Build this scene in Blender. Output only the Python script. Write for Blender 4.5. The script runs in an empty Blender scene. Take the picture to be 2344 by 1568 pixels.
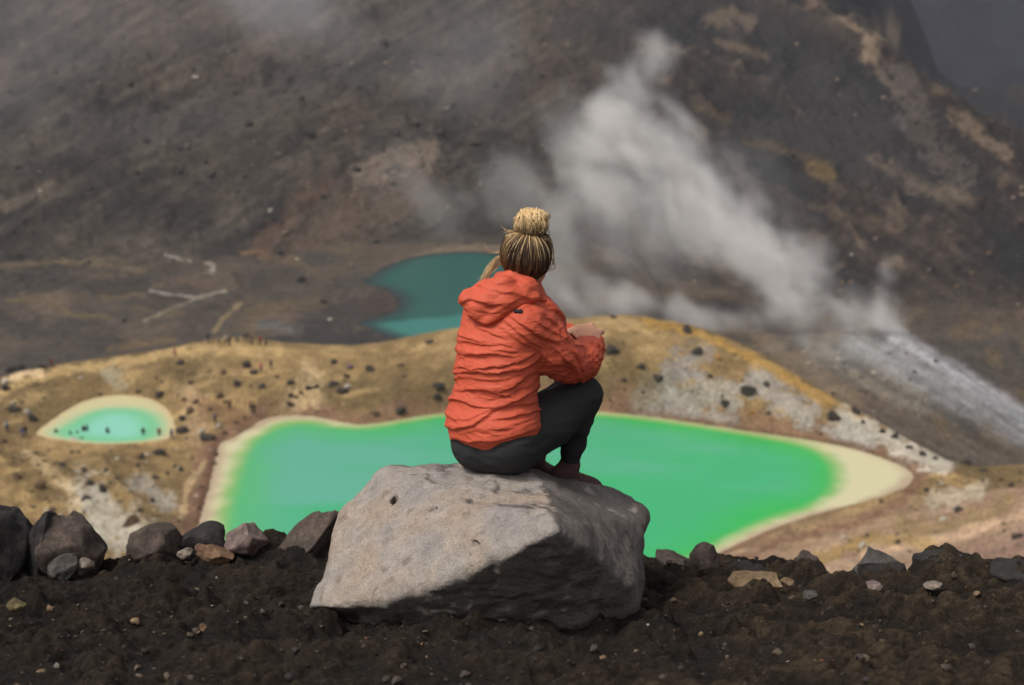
import bpy, bmesh, math, random
import numpy as np
from mathutils import Vector, Matrix, Euler
from mathutils.bvhtree import BVHTree

random.seed(7)
RNG = np.random.default_rng(11)
C = bpy.context.scene.collection
SC = bpy.context.scene

# ------------------------------------------------------------------ camera
PITCH = math.radians(16.0)
FPX = 2344 * 50 / 36.0
cam_d = bpy.data.cameras.new('camera')
cam = bpy.data.objects.new('camera', cam_d); C.objects.link(cam)
cam_d.lens = 50; cam_d.sensor_width = 36
cam_d.clip_start = 0.1; cam_d.clip_end = 6000
cam.rotation_euler = (math.radians(90) - PITCH, 0, 0)
cam_d.dof.use_dof = True
cam_d.dof.focus_distance = 4.98
cam_d.dof.aperture_fstop = 3.2
SC.camera = cam

# ------------------------------------------------------------------ light
SUN_EL, SUN_AZ = math.radians(57), math.radians(-120)      # azimuth from +Y, clockwise
world = bpy.data.worlds.new('World'); SC.world = world
world.use_nodes = True
wn = world.node_tree; wn.nodes.clear()
sky = wn.nodes.new('ShaderNodeTexSky'); sky.sky_type = 'NISHITA'; sky.sun_disc = False
sky.sun_elevation = SUN_EL; sky.sun_rotation = SUN_AZ
sky.dust_density = 4.0; sky.ozone_density = 1.0
hs = wn.nodes.new('ShaderNodeHueSaturation'); hs.inputs['Saturation'].default_value = 0.15
bg = wn.nodes.new('ShaderNodeBackground'); bg.inputs['Strength'].default_value = 0.13
wo = wn.nodes.new('ShaderNodeOutputWorld')
wn.links.new(sky.outputs[0], hs.inputs['Color']); wn.links.new(hs.outputs[0], bg.inputs[0])
wn.links.new(bg.outputs[0], wo.inputs[0])
sd = bpy.data.lights.new('sun', 'SUN'); sd.energy = 1.8; sd.angle = math.radians(12)
sd.color = (1.0, 0.94, 0.86)
sun = bpy.data.objects.new('sun', sd); C.objects.link(sun)
sdir = Vector((math.sin(SUN_AZ) * math.cos(SUN_EL), math.cos(SUN_AZ) * math.cos(SUN_EL), math.sin(SUN_EL)))
sun.rotation_euler = sdir.to_track_quat('Z', 'Y').to_euler()
sun.location = sdir * 50
vs = SC.view_settings
SC.display_settings.display_device = 'sRGB'
vs.view_transform = 'Standard'; vs.look = 'None'; vs.gamma = 1; vs.exposure = 0.06
cy = SC.cycles
cy.use_denoising = True
cy.max_bounces = 6; cy.diffuse_bounces = 3; cy.glossy_bounces = 2; cy.transmission_bounces = 2
cy.volume_bounces = 3; cy.transparent_max_bounces = 8
cy.use_adaptive_sampling = True; cy.adaptive_threshold = 0.02
cy.volume_step_rate = 1.0; cy.volume_max_steps = 256

# ------------------------------------------------------------------ helpers
cP, sP = math.cos(PITCH), math.sin(PITCH)

def raydir(x, y):
    """direction through a point of the photograph (2344 x 1568 units)"""
    u = (np.asarray(x, float) - 1172) / FPX; v = (784 - np.asarray(y, float)) / FPX
    return u, cP + v * sP, -sP + v * cP

def P(x, y, Y):
    u, dy, dz = raydir(x, y)
    s = Y / dy
    return np.array([u * s, Y, dz * s])

def PZ(x, y, z):
    u, dy, dz = raydir(x, y)
    s = z / dz
    return np.array([u * s, dy * s, z])

def to_px(p):
    """where points would fall in the photograph"""
    dep = p[..., 1] * cP - p[..., 2] * sP
    v = p[..., 1] * sP + p[..., 2] * cP
    dep = np.maximum(dep, 0.1)
    return 1172 + FPX * p[..., 0] / dep, 784 - FPX * v / dep

def srgb(r, g, b):
    f = lambda c: (c / 255 / 12.92) if c <= 10 else ((c / 255 + 0.055) / 1.055) ** 2.4
    return (f(r), f(g), f(b))

def _hash(ix, iy, iz, seed):
    h = (ix.astype(np.int64) * 374761393 + iy.astype(np.int64) * 668265263 + iz.astype(np.int64) * 2147483647 % 4294967291 + seed * 1274126177) & 0xFFFFFFFF
    h = ((h ^ (h >> 13)) * 1274126177) & 0xFFFFFFFF
    h = ((h ^ (h >> 16)) * 2246822519) & 0xFFFFFFFF
    return ((h ^ (h >> 15)) & 0xFFFF) / 65535.0

def vnoise(x, y, z=None, seed=0):
    """value noise, -1..1"""
    if z is None: z = np.zeros_like(x)
    fx, fy, fz = np.floor(x), np.floor(y), np.floor(z)
    tx, ty, tz = x - fx, y - fy, z - fz
    tx = tx * tx * tx * (tx * (tx * 6 - 15) + 10); ty = ty * ty * ty * (ty * (ty * 6 - 15) + 10); tz = tz * tz * tz * (tz * (tz * 6 - 15) + 10)
    ix, iy, iz = fx.astype(np.int64), fy.astype(np.int64), fz.astype(np.int64)
    def lay(k):
        a = _hash(ix, iy, iz + k, seed); b = _hash(ix + 1, iy, iz + k, seed)
        c = _hash(ix, iy + 1, iz + k, seed); d = _hash(ix + 1, iy + 1, iz + k, seed)
        return (a + (b - a) * tx) * (1 - ty) + (c + (d - c) * tx) * ty
    n = lay(0)
    if np.any(tz != 0): n = n + (lay(1) - n) * tz
    return n * 2 - 1

def fbm(x, y, z=None, octv=4, seed=0, gain=0.5, ridged=False):
    s = 0; a = 1; t = 0; f = 1.0
    for i in range(octv):
        n = vnoise(x * f + 17.3 * i, y * f - 9.1 * i, None if z is None else z * f + 3.7 * i, seed + i)
        if ridged: n = 1 - 2 * np.abs(n)
        s = s + a * n; t += a; a *= gain; f *= 2.03
    return s / t

def smooth(a, b, x):
    t = np.clip((x - a) / (b - a), 0, 1); return t * t * (3 - 2 * t)

def add_attr(me, name, cols):
    at = me.color_attributes.new(name, 'FLOAT_COLOR', 'POINT')
    c = np.ones((len(me.vertices), 4), np.float32); c[:, :3] = cols
    at.data.foreach_set('color', c.ravel())

def mesh_np(name, verts, faces, smooth_shade=True):
    me = bpy.data.meshes.new(name)
    verts = np.ascontiguousarray(verts, np.float32); faces = np.ascontiguousarray(faces, np.int32)
    nv, nf, k = len(verts), len(faces), faces.shape[1]
    me.vertices.add(nv); me.vertices.foreach_set('co', verts.ravel())
    me.loops.add(nf * k); me.loops.foreach_set('vertex_index', faces.ravel())
    me.polygons.add(nf); me.polygons.foreach_set('loop_start', np.arange(nf, dtype=np.int32) * k)
    me.polygons.foreach_set('use_smooth', np.full(nf, smooth_shade))
    me.update(calc_edges=True); me.validate()
    return me

def grid_faces(nr, nc):
    i = np.arange(nr - 1)[:, None] * nc + np.arange(nc - 1)[None, :]
    return np.stack([i, i + 1, i + nc + 1, i + nc], -1).reshape(-1, 4)

def link(name, me, mat=None, parent=None, loc=None):
    o = bpy.data.objects.new(name, me); C.objects.link(o)
    if mat is not None and me is not None and len(me.materials) == 0: me.materials.append(mat)
    if parent is not None: o.parent = parent
    if loc is not None: o.location = loc
    return o

def tag(o, label=None, cat=None, group=None, kind=None):
    if label: o['label'] = label
    if cat: o['category'] = cat
    if group: o['group'] = group
    if kind: o['kind'] = kind
    return o

class NT:
    def __init__(s, name):
        s.m = bpy.data.materials.new(name); s.m.use_nodes = True
        s.t = s.m.node_tree; s.b = s.t.nodes['Principled BSDF']; s.out = s.t.nodes['Material Output']
    def n(s, typ, **kw):
        nd = s.t.nodes.new(typ)
        for k, v in kw.items():
            if k in nd.inputs: nd.inputs[k].default_value = v
            else: setattr(nd, k, v)
        return nd
    def l(s, a, b): s.t.links.new(a, b)
    def coord(s, sc=(1, 1, 1)):
        tc = s.n('ShaderNodeTexCoord'); mp = s.n('ShaderNodeMapping'); mp.inputs['Scale'].default_value = sc
        s.l(tc.outputs['Object'], mp.inputs[0]); return mp.outputs[0]
    def noise(s, co, scale, detail=6, rough=0.6, dist=0.0):
        nd = s.n('ShaderNodeTexNoise', Scale=scale, Detail=detail, Roughness=rough, Distortion=dist)
        s.l(co, nd.inputs['Vector']); return nd.outputs['Fac']
    def ramp(s, f, stops):
        r = s.n('ShaderNodeValToRGB'); e = r.color_ramp.elements
        while len(e) < len(stops): e.new(0.5)
        for el, (p, c) in zip(e, stops): el.position = p; el.color = (*c, 1) if len(c) == 3 else c
        s.l(f, r.inputs[0]); return r.outputs[0]
    def mix(s, f, a, b, mode='MIX'):
        m = s.n('ShaderNodeMix'); m.data_type = 'RGBA'; m.blend_type = mode
        for v, i in ((f, 0), (a, 6), (b, 7)):
            if hasattr(v, 'links'): s.l(v, m.inputs[i])
            else: m.inputs[i].default_value = v if i == 0 else ((*v, 1) if len(v) == 3 else v)
        return m.outputs[2]
    def bump(s, h, strength=0.5, dist=0.02, prev=None):
        b = s.n('ShaderNodeBump', Strength=strength, Distance=dist); s.l(h, b.inputs['Height'])
        if prev is not None: s.l(prev, b.inputs['Normal'])
        return b.outputs[0]
    def math(s, op, a, b=0.0):
        m = s.n('ShaderNodeMath'); m.operation = op
        for v, i in ((a, 0), (b, 1)):
            if hasattr(v, 'links'): s.l(v, m.inputs[i])
            else: m.inputs[i].default_value = v
        return m.outputs[0]
    def attr(s, name):
        a = s.n('ShaderNodeAttribute'); a.attribute_name = name; return a.outputs['Color']
    def fin(s, col, nrm=None, rough=0.9, spec=0.2):
        if hasattr(col, 'links'): s.l(col, s.b.inputs['Base Color'])
        else: s.b.inputs['Base Color'].default_value = (*col, 1)
        if nrm is not None: s.l(nrm, s.b.inputs['Normal'])
        if hasattr(rough, 'links'): s.l(rough, s.b.inputs['Roughness'])
        else: s.b.inputs['Roughness'].default_value = rough
        s.b.inputs['Specular IOR Level'].default_value = spec
        return s.m

def G(v): return (v, v, v)

# ------------------------------------------------------------------ materials for ground and rock
def terrain_material(name, s1, s2, bstr):
    m = NT(name); co = m.coord()
    a = m.attr('tint')
    n1 = m.noise(co, s1, 8, 0.65); n2 = m.noise(co, s2, 5, 0.7)
    f1 = m.ramp(n1, [(0.3, G(0.72)), (0.72, G(1.28))]); f2 = m.ramp(n2, [(0.34, G(0.5)), (0.5, G(1.0)), (0.68, G(1.5))])
    c = m.mix(1.0, a, f1, 'MULTIPLY'); c = m.mix(1.0, c, f2, 'MULTIPLY')
    bm_ = m.bump(n1, bstr, 1.0 / s1 * 0.3); bm_ = m.bump(n2, bstr, 1.0 / s2 * 0.4, bm_)
    return m.fin(c, bm_, 0.95, 0.1)

# ------------------------------------------------------------------ terrain from height profiles
LAKE_Z, POOL_Z, TARN_Z = -75.0, -76.0, -85.0
ncol, per = 760, 70
A0, A1 = -0.62, 0.62
acol = np.linspace(A0, A1, ncol)

def curve(pts):
    """pts: (x, y, Y) photo points or ('z', a, Y, z) -> Y(a), z(a)"""
    w = []
    for p in pts:
        if p[0] == 'z': w.append((p[1], p[2], p[3]))
        else:
            q = P(*p); w.append((q[0] / q[1], q[1], q[2]))
    w = np.array(sorted(w))
    # soft interpolation
    Yv = np.interp(acol, w[:, 0], w[:, 1]); Zv = np.interp(acol, w[:, 0], w[:, 2])
    k = np.hanning(15); k /= k.sum()
    pad = lambda v: np.convolve(np.pad(v, 7, mode='edge'), k, 'valid')
    return pad(Yv), pad(Zv)

def flat(Y, z): return [('z', -1, Y, z), ('z', 1, Y, z)]

ROWS = [
    flat(9, -9.0),
    flat(60, -38),
    [(-400, 1450, 110), (2700, 1450, 110)],
    [(-400, 1330, 140), (1650, 1335, 142), (1800, 1325, 143), (2000, 1280, 148), (2150, 1235, 150), (2344, 1165, 152), (2700, 1040, 156)],
    [(-400, 1120, 178), (0, 1170, 178), (250, 1190, 174), (450, 1200, 172), (1100, 1215, 170), (1600, 1225, 170), (1850, 1190, 173), (2000, 1150, 176), (2200, 1120, 180), (2344, 1100, 180), (2700, 1060, 180)],
    [(-400, 1000, 200), (0, 1035, 200), (200, 1035, 202), (350, 1040, 203), (450, 1035, 203), (650, 1010, 203), (1200, 1020, 202), (1800, 1045, 198), (2100, 1075, 190), (2200, 1085, 187), (2344, 1080, 187), (2700, 1020, 188)],
    # crest of the ochre ridge
    [(-400, 960, 228), (-100, 905, 232), (0, 872, 236), (50, 852, 238), (130, 838, 240), (240, 825, 242), (330, 812, 244), (400, 800, 245), (450, 788, 246), (500, 780, 247),
     (560, 779, 248), (620, 786, 248), (680, 798, 248), (740, 806, 247), (830, 801, 246), (900, 790, 245), (960, 777, 244), (1030, 762, 243), (1150, 747, 242), (1300, 741, 241), (1400, 729, 240),
     (1480, 727, 239), (1560, 739, 237), (1620, 756, 234), (1700, 790, 230), (1800, 846, 224), (1900, 908, 217), (2000, 962, 210), (2100, 1015, 204), (2170, 1050, 199), (2220, 1062, 196), (2344, 1060, 195), (2700, 990, 200)],
    # trough behind it
    [(-400, 985, 256), (0, 900, 262), (400, 838, 270), (560, 825, 272), (800, 838, 270), (1100, 800, 270), (1450, 778, 268), (1700, 850, 255), (1900, 955, 240), (2050, 1040, 228), (2200, 1100, 222), (2344, 1090, 222), (2700, 1010, 226)],
    # pale fumarole spur / valley floor
    [(-400, 880, 285), (0, 826, 292), (400, 800, 296), (600, 790, 298), (800, 790, 300), (1000, 785, 300), (1300, 775, 298), (1500, 765, 292), (1700, 768, 285), (1900, 765, 276), (2040, 752, 270), (2100, 778, 264), (2200, 850, 255), (2280, 905, 250), (2344, 955, 246), (2500, 1000, 243), (2700, 1000, 243)],
    [('z', -1, 335, -87), ('z', -0.05, 338, -86.4), ('z', 0.1, 330, -86), ('z', 0.18, 315, -87), ('z', 0.28, 295, -92), ('z', 0.36, 275, -95), ('z', 1, 275, -96)],
    # foot of the mountain
    [(-400, 640, 375), (0, 625, 385), (300, 612, 392), (600, 592, 396), (850, 585, 402), (1100, 568, 404), (1300, 575, 402), (1450, 605, 392), (1700, 660, 365), (1900, 690, 340), (2100, 690, 322), (2344, 700, 310), (2700, 700, 305)],
    [(-400, 430, 425), (0, 430, 430), (600, 400, 434), (1100, 390, 436), (1500, 390, 430), (1800, 420, 400), (2000, 440, 385), (2200, 450, 368), (2344, 470, 352), (2700, 560, 340)],
    [(-400, 210, 485), (0, 210, 488), (600, 200, 490), (1100, 200, 490), (1500, 180, 486), (1800, 200, 465), (2000, 230, 440), (2100, 270, 425), (2200, 310, 410), (2344, 370, 395), (2700, 520, 370)],
    # sky line of the near mountain on the right, slope going on up on the left
    [(-400, -60, 555), (0, -60, 560), (1100, -60, 560), (1700, -70, 555), (1900, -50, 540), (1960, 10, 525), (2020, 90, 505), (2080, 165, 485), (2150, 215, 465), (2230, 262, 450), (2300, 300, 440), (2344, 322, 432), (2700, 480, 400)],
    [('z', -1, 660, 60), ('z', 0.14, 660, 60), ('z', 0.20, 640, 20), ('z', 0.25, 600, -60), ('z', 0.36, 560, -95), ('z', 1, 540, -110)],
    [('z', -1, 900, 190), ('z', 0.12, 900, 190), ('z', 0.22, 900, 60), ('z', 0.3, 900, -90), ('z', 1, 900, -110)],
]
cv = [curve(r) for r in ROWS]
YY = np.array([c[0] for c in cv]); ZZ = np.array([c[1] for c in cv])     # rows x cols
K = len(ROWS)

def pchip(V, u):
    d = np.diff(V, axis=0)
    m = np.zeros_like(V)
    prod = d[:-1] * d[1:]
    with np.errstate(divide='ignore', invalid='ignore'):
        hm = 2 * prod / (d[:-1] + d[1:])
    m[1:-1] = np.where(prod > 0, hm, 0); m[0] = d[0]; m[-1] = d[-1]
    k = np.clip(np.floor(u).astype(int), 0, len(V) - 2); t = (u - k)[:, None]
    h00 = 2 * t**3 - 3 * t**2 + 1; h10 = t**3 - 2 * t**2 + t; h01 = -2 * t**3 + 3 * t**2; h11 = t**3 - t**2
    return h00 * V[k] + h10 * m[k] + h01 * V[k + 1] + h11 * m[k + 1]

segs = [4, 10, 30, 60, 70, 80, 40, 40, 50, 70, 75, 75, 75, 14, 6]
us = np.concatenate([np.linspace(k, k + 1, n, endpoint=False) for k, n in enumerate(segs)] + [[K - 1 - 1e-6]])
TY = pchip(YY, us); TZ = pchip(ZZ, us)
TX = TY * acol[None, :]
RP = np.repeat(us[:, None], ncol, 1)

def poly_px(pts, z):
    return np.array([PZ(x, y, z)[:2] for x, y in pts])

def chaikin(p, n=2):
    for _ in range(n):
        q = np.roll(p, -1, 0); p = np.stack([p * .75 + q * .25, p * .25 + q * .75], 1).reshape(-1, 2)
    return p

def sdist(poly, X, Yc):
    """signed distance to a closed polygon in plan (negative inside)"""
    d = np.full(X.shape, 1e9); ins = np.zeros(X.shape, bool)
    n = len(poly)
    for i in range(n):
        ax, ay = poly[i]; bx, by = poly[(i + 1) % n]
        ex, ey = bx - ax, by - ay
        t = np.clip(((X - ax) * ex + (Yc - ay) * ey) / (ex * ex + ey * ey + 1e-12), 0, 1)
        d = np.minimum(d, np.hypot(X - ax - t * ex, Yc - ay - t * ey))
        if ay != by:
            c = ((ay > Yc) != (by > Yc)) & (X < (bx - ax) * (Yc - ay) / (by - ay) + ax)
            ins ^= c
    return np.where(ins, -d, d)

lake_px = [(452, 1215), (466, 1160), (486, 1090), (498, 1030), (505, 1012), (540, 1000), (572, 980), (605, 958), (650, 950), (705, 951), (760, 962), (815, 973), (870, 969), (930, 958), (1000, 947),
           (1100, 940), (1250, 937), (1385, 943), (1500, 955), (1620, 973), (1750, 993), (1860, 1008), (1950, 1026), (2030, 1052), (2082, 1076), (2094, 1094), (2070, 1122), (2000, 1145), (1920, 1164),
           (1850, 1184), (1780, 1206), (1700, 1240), (1640, 1270), (1560, 1310), (1450, 1345), (1200, 1370), (900, 1370), (600, 1350), (440, 1310), (436, 1260)]
lake_in_px = [(500, 1228), (514, 1165), (534, 1090), (556, 1030), (585, 1000), (640, 972), (705, 965), (760, 975), (815, 980), (870, 975), (930, 963), (1000, 951), (1100, 944), (1250, 941), (1385, 948),
              (1500, 960), (1620, 978), (1750, 999), (1850, 1019), (1905, 1050), (1922, 1095), (1905, 1135), (1860, 1163), (1780, 1185), (1700, 1220), (1630, 1258), (1540, 1300), (1450, 1330), (1200, 1355),
              (900, 1355), (600, 1335), (500, 1295)]
pool_px = [(78, 992), (110, 968), (150, 940), (190, 918), (240, 906), (300, 903), (350, 914), (382, 934), (394, 955), (402, 975), (398, 995), (380, 1008), (300, 1016), (220, 1018), (150, 1010), (100, 1002)]
pool_in_px = [(150, 975), (190, 950), (240, 935), (300, 934), (345, 945), (366, 965), (368, 985), (350, 1005), (300, 1016), (220, 1016), (150, 1005), (120, 990)]
tarn_px = [(1225, 620), (1190, 590), (1100, 575), (1000, 578), (930, 590), (870, 615), (825, 650), (860, 655), (900, 670), (918, 690), (905, 712), (870, 726), (815, 738), (850, 755), (880, 768), (930, 782), (1050, 792), (1140, 785), (1215, 740), (1240, 680)]
lakeP, lakeI = chaikin(poly_px(lake_px, LAKE_Z)), chaikin(poly_px(lake_in_px, LAKE_Z))
poolP, poolI = chaikin(poly_px(pool_px, POOL_Z)), chaikin(poly_px(pool_in_px, POOL_Z))
tarnP = chaikin(poly_px(tarn_px, TARN_Z))

# relief
n_small = fbm(TX / 9, TY / 9, octv=5, seed=3)
n_gul = fbm((TX + 0.5 * TY) / 7 + 0.8 * n_small, TY / 26, octv=3, seed=13, ridged=True)
n_mid = fbm(TX / 35, TY / 35, octv=4, seed=8)
amp = np.interp(us, [0, 3, 5, 6, 7, 9, 10, 11, 13, 15], [0.5, 0.9, 1.4, 0.5, 0.4, 1.3, 1.5, 2.6, 3.0, 4])[:, None]
TZ = TZ + n_small * amp + (n_gul - 0.3) * np.interp(us, [0, 3, 4.5, 5.5, 5.95, 6.3, 7, 15], [0, 0.5, 1.0, 0.9, 0.1, 0, 0, 0])[:, None]
big = np.interp(us, [0, 3, 5.3, 6, 7, 8, 8.6, 10, 11, 12, 12.8, 13.2], [0, 0, 1.6, 0.8, 0.4, 0.4, 2.2, 2.0, 5, 7, 3, 0])[:, None]
TZ = TZ + n_mid * big
# gullies and rock ribs of the mountain, running down to the right on the right half, to the left on the left
u_, v_ = to_px(np.stack([TX, TY, TZ], -1))
dia = (u_ * 0.55 - v_ * 0.83) / 90; lon = (u_ * 0.83 + v_ * 0.55) / 330
rib = fbm(dia + 0.6 * fbm(lon * 2, dia, octv=3, seed=31), lon, octv=5, seed=21, ridged=True)
rw = smooth(10.2, 11.2, RP) * smooth(1250, 1650, u_) * (1 - smooth(12.75, 13.0, RP) * 0.8)
TZ = TZ + rib * rw * 6.5
gul = fbm((u_ * 0.5 + v_ * 0.86) / 60, (u_ * 0.86 - v_ * 0.5) / 400, octv=4, seed=41)
TZ = TZ + gul * smooth(10.0, 10.8, RP) * (1 - smooth(1250, 1650, u_)) * 2.0
bumpy = fbm(TX / 3.2, TY / 3.2, octv=3, seed=51)
TZ = TZ + np.maximum(bumpy - 0.25, 0) * np.interp(us, [0, 5, 6, 7, 8.2, 9, 10, 12, 15], [0.3, 0.7, 0.1, 0.3, 0.2, 1.2, 2.2, 3.0, 3.0])[:, None]

sL, sPo, sT = sdist(lakeP, TX, TY), sdist(poolP, TX, TY), sdist(tarnP, TX, TY)
def carve(z, s, level, wide, rise):
    bank = level + 0.12 + np.clip(s, 0, None) * rise
    w = 1 - smooth(0, wide, s)
    out = np.where(s > 0, z * (1 - w) + bank * w, level - 0.25 - np.clip(-s, 0, 8) * 0.12)
    return np.where(s > 0, np.where(s < wide, out, z), out)
lakezone = (RP > 2.9) & (RP < 6.2)
TZ = np.where(lakezone, carve(TZ, sL, LAKE_Z, 5.0, 0.25), TZ)
TZ = np.where(lakezone, carve(TZ, sPo, POOL_Z, 5.0, 0.2), TZ)
tz = (RP > 7.0) & (RP < 11)
TZ = np.where(tz, carve(TZ, sT, TARN_Z, 7.0, 0.15), TZ)
# hollows: everything beside the tarn stays above it
near = tz & (sT > 0) & (sT < 30)
TZ = np.where(near, np.maximum(TZ, TARN_Z + 0.1), TZ)

# ------------------------------------------------------------------ colour of the land, with some shade painted in
def strokes(cols, U, V, mask, items, seed=100):
    """patches of coloured rock and soil, some of them painted shade: (points, half width, colour, strength)"""
    wob = fbm(U / 22, V / 14, octv=4, seed=seed) ; wob2 = fbm(U / 7, V / 5, octv=3, seed=seed + 9)
    for pts, w, c, st, *soft in items:
        xs = [p[0] for p in pts]; ys = [p[1] for p in pts]
        sel = mask & (U > min(xs) - 2.2 * w) & (U < max(xs) + 2.2 * w) & (V > min(ys) - 2.2 * w) & (V < max(ys) + 2.2 * w)
        if not sel.any(): continue
        X, Yc = U[sel], V[sel]
        d = np.full(X.shape, 1e9)
        if len(pts) == 1: d = np.hypot(X - xs[0], (Yc - ys[0]) * 1.7)
        for (ax, ay), (bx, by) in zip(pts[:-1], pts[1:]):
            ex, ey = bx - ax, by - ay
            t = np.clip(((X - ax) * ex + (Yc - ay) * ey) / (ex * ex + ey * ey), 0, 1)
            d = np.minimum(d, np.hypot(X - ax - t * ex, Yc - ay - t * ey))
        q = soft[0] if soft else 1.0
        k = (1 - smooth(0.45 - 0.4 * (q < 1), 1.15, d / w + q * (0.85 * wob[sel] + 0.6 * wob2[sel]))) * st
        cols[sel] = cols[sel] * (1 - k[:, None]) + np.array(c) * k[:, None]

U, V = to_px(np.stack([TX, TY, TZ], -1))
och = np.array(srgb(150, 124, 84)); och2 = np.array(srgb(110, 92, 62)); ochl = np.array(srgb(188, 158, 108))
drk = np.array(srgb(72, 66, 60)); brn = np.array(srgb(98, 84, 72)); dgold = np.array(srgb(112, 94, 66))
mtn = np.array(srgb(77, 69, 60)); mtd = np.array(srgb(50, 46, 42)); mtr = np.array(srgb(84, 71, 60)); mtt = np.array(srgb(98, 87, 75))
n1 = fbm(TX / 14, TY / 14, octv=5, seed=61) * 0.5 + 0.5
n2 = fbm(TX / 4, TY / 4, octv=4, seed=62) * 0.5 + 0.5
n3 = fbm(TX / 50, TY / 50, octv=4, seed=63) * 0.5 + 0.5
def lerp(a, b, t): return a + (b - a) * np.clip(t, 0, 1)[..., None]
ochre = lerp(lerp(och2, och, (n1 - 0.3) * 2.4), ochl, (n2 - 0.52) * 2.0)
mid = lerp(lerp(drk, brn, (n1 - 0.35) * 2.2), dgold, (n2 - 0.55) * 2.2 * (n3 > 0.45))
mnt = lerp(lerp(mtd, mtn, (n1 - 0.25) * 2.0), mtr, (n3 - 0.5) * 2.4)
mnt = lerp(mnt, mtt, (n2 - 0.62) * 2.0)
# the right side of the mountain: dark rock ribs with tan scree between
ribc = lerp(np.array(srgb(40, 38, 37)), np.array(srgb(64, 56, 50)), (rib + 0.05) * 1.3)
ribc = lerp(ribc, np.array(srgb(100, 85, 72)), (rib * 0.5 + fbm(u_ / 60, v_ / 40, octv=5, seed=77) - 0.45) * 2.0)
mnt = lerp(mnt, ribc, smooth(1250, 1600, u_ + v_ * 0.3))
col = lerp(ochre, mid, smooth(6.05, 6.5, RP))
sk1 = fbm((u_ * 0.5 - v_ * 0.86) / 13, (u_ * 0.86 + v_ * 0.5) / 110, octv=4, seed=301)
sk2 = fbm((u_ * 0.5 + v_ * 0.86) / 15, (u_ * 0.86 - v_ * 0.5) / 120, octv=4, seed=303)
kr_ = smooth(1300, 1600, u_)
grn = fbm(u_ / 9, v_ / 7, octv=3, seed=305)
mnt = mnt * (0.94 - 0.12 * kr_ + 0.55 * sk1 * kr_ + 0.45 * sk2 * (1 - kr_) + 0.35 * grn)[..., None]
col = lerp(col, mnt, smooth(9.6, 10.3, RP + 0.3 * (n1 - 0.5)))
# right spur and shore: pinkish sand
pink = lerp(np.array(srgb(150, 122, 98)), np.array(srgb(176, 150, 124)), (n2 - 0.3) * 1.8)
col = lerp(col, pink, smooth(1480, 1600, U) * (1 - smooth(3.3, 4.2, RP + 0.4 * (n1 - 0.5))))
# bank rims
rim = np.array(srgb(128, 98, 78))
kr = (1 - smooth(0.8, 3.2, np.abs(sL - 0.9) + 1.0 * (n2 - 0.5))) * (sL > -0.5) * lakezone
col = lerp(col, rim, kr * 0.8)
NEARM = (RP > 2.0) & (RP < 6.15)
W = srgb(158, 153, 145); PG = srgb(132, 127, 121); CR = srgb(190, 180, 162); DK = srgb(66, 60, 54); OB = srgb(112, 92, 60); LT = srgb(196, 170, 128)
strokes(col, U, V, NEARM, [
    ([(1480, 925), (1520, 880), (1560, 835), (1600, 810)], 42, PG, 0.8),
    ([(1500, 930), (1600, 900), (1660, 900)], 45, W, 0.7),
    ([(1560, 945), (1680, 960)], 18, W, 0.6),
    ([(1740, 870), (1780, 905), (1850, 945)], 38, W, 0.75),
    ([(1930, 960), (2000, 990), (2080, 1030), (2160, 1058)], 34, CR, 0.95),
    ([(1910, 985), (1990, 1010)], 22, W, 0.7),
    ([(1420, 790), (1480, 900)], 40, OB, 0.6),
    ([(1330, 760), (1360, 900)], 40, OB, 0.5),
    ([(1640, 850), (1700, 830)], 25, OB, 0.6),
    ([(1480, 738), (1600, 762), (1760, 838), (1900, 925)], 12, srgb(176, 136, 66), 0.7),
    ([(1400, 935), (1600, 965), (1800, 1000), (1950, 1020), (2080, 1068)], 10, srgb(104, 80, 62), 0.75),
    ([(200, 1130), (240, 1190), (310, 1230)], 52, srgb(184, 176, 158), 0.85),
    ([(320, 1110), (380, 1150)], 26, W, 0.6),
    ([(0, 1010), (60, 1060), (100, 1130)], 34, OB, 0.55),
    ([(60, 1040), (110, 1075), (150, 1110), (175, 1160)], 14, LT, 0.6),
    ([(470, 1060), (430, 1110), (415, 1190)], 9, LT, 0.6),
    ([(490, 1010), (475, 1100), (452, 1190)], 9, srgb(110, 78, 62), 0.8),
    ([(705, 850), (720, 900), (650, 930)], 28, LT, 0.6),
    ([(600, 900), (640, 930)], 30, OB, 0.75),
    ([(760, 905), (800, 945)], 26, OB, 0.55),
    ([(900, 830), (980, 880), (1000, 920)], 60, OB, 0.5),
    ([(130, 870), (200, 890), (260, 850)], 22, OB, 0.55),
    ([(0, 905), (60, 870), (150, 848), (300, 826), (420, 802)], 12, ochl, 0.75),
    ([(20, 862), (90, 852)], 12, srgb(220, 190, 148), 0.9),
    ([(450, 800), (560, 795), (640, 805)], 18, ochl, 0.7),
    ([(430, 900), (460, 960), (440, 1000)], 26, srgb(168, 140, 108), 0.6),
    ([(470, 930), (560, 960)], 22, srgb(128, 96, 70), 0.6),
    ([(250, 850), (280, 880)], 22, srgb(168, 158, 132), 0.6),
    ([(2140, 1150), (2240, 1120)], 24, srgb(190, 176, 152), 0.7),
    ([(2050, 1200), (2180, 1210), (2300, 1160)], 26, srgb(140, 118, 76), 0.6),
    ([(1980, 1270), (2150, 1235), (2344, 1180)], 14, srgb(206, 172, 140), 0.85),
    ([(1850, 1290), (1990, 1235), (2130, 1240)], 18, srgb(160, 132, 76), 0.7),
    ([(1660, 1295), (1800, 1235), (1950, 1200), (2060, 1150), (2100, 1105)], 12, srgb(124, 92, 74), 0.75),
    ([(2200, 1300), (2344, 1240)], 46, srgb(140, 112, 98), 0.8),
    ([(2250, 1330), (2344, 1300)], 14, srgb(176, 134, 78), 0.7),
])
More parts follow.
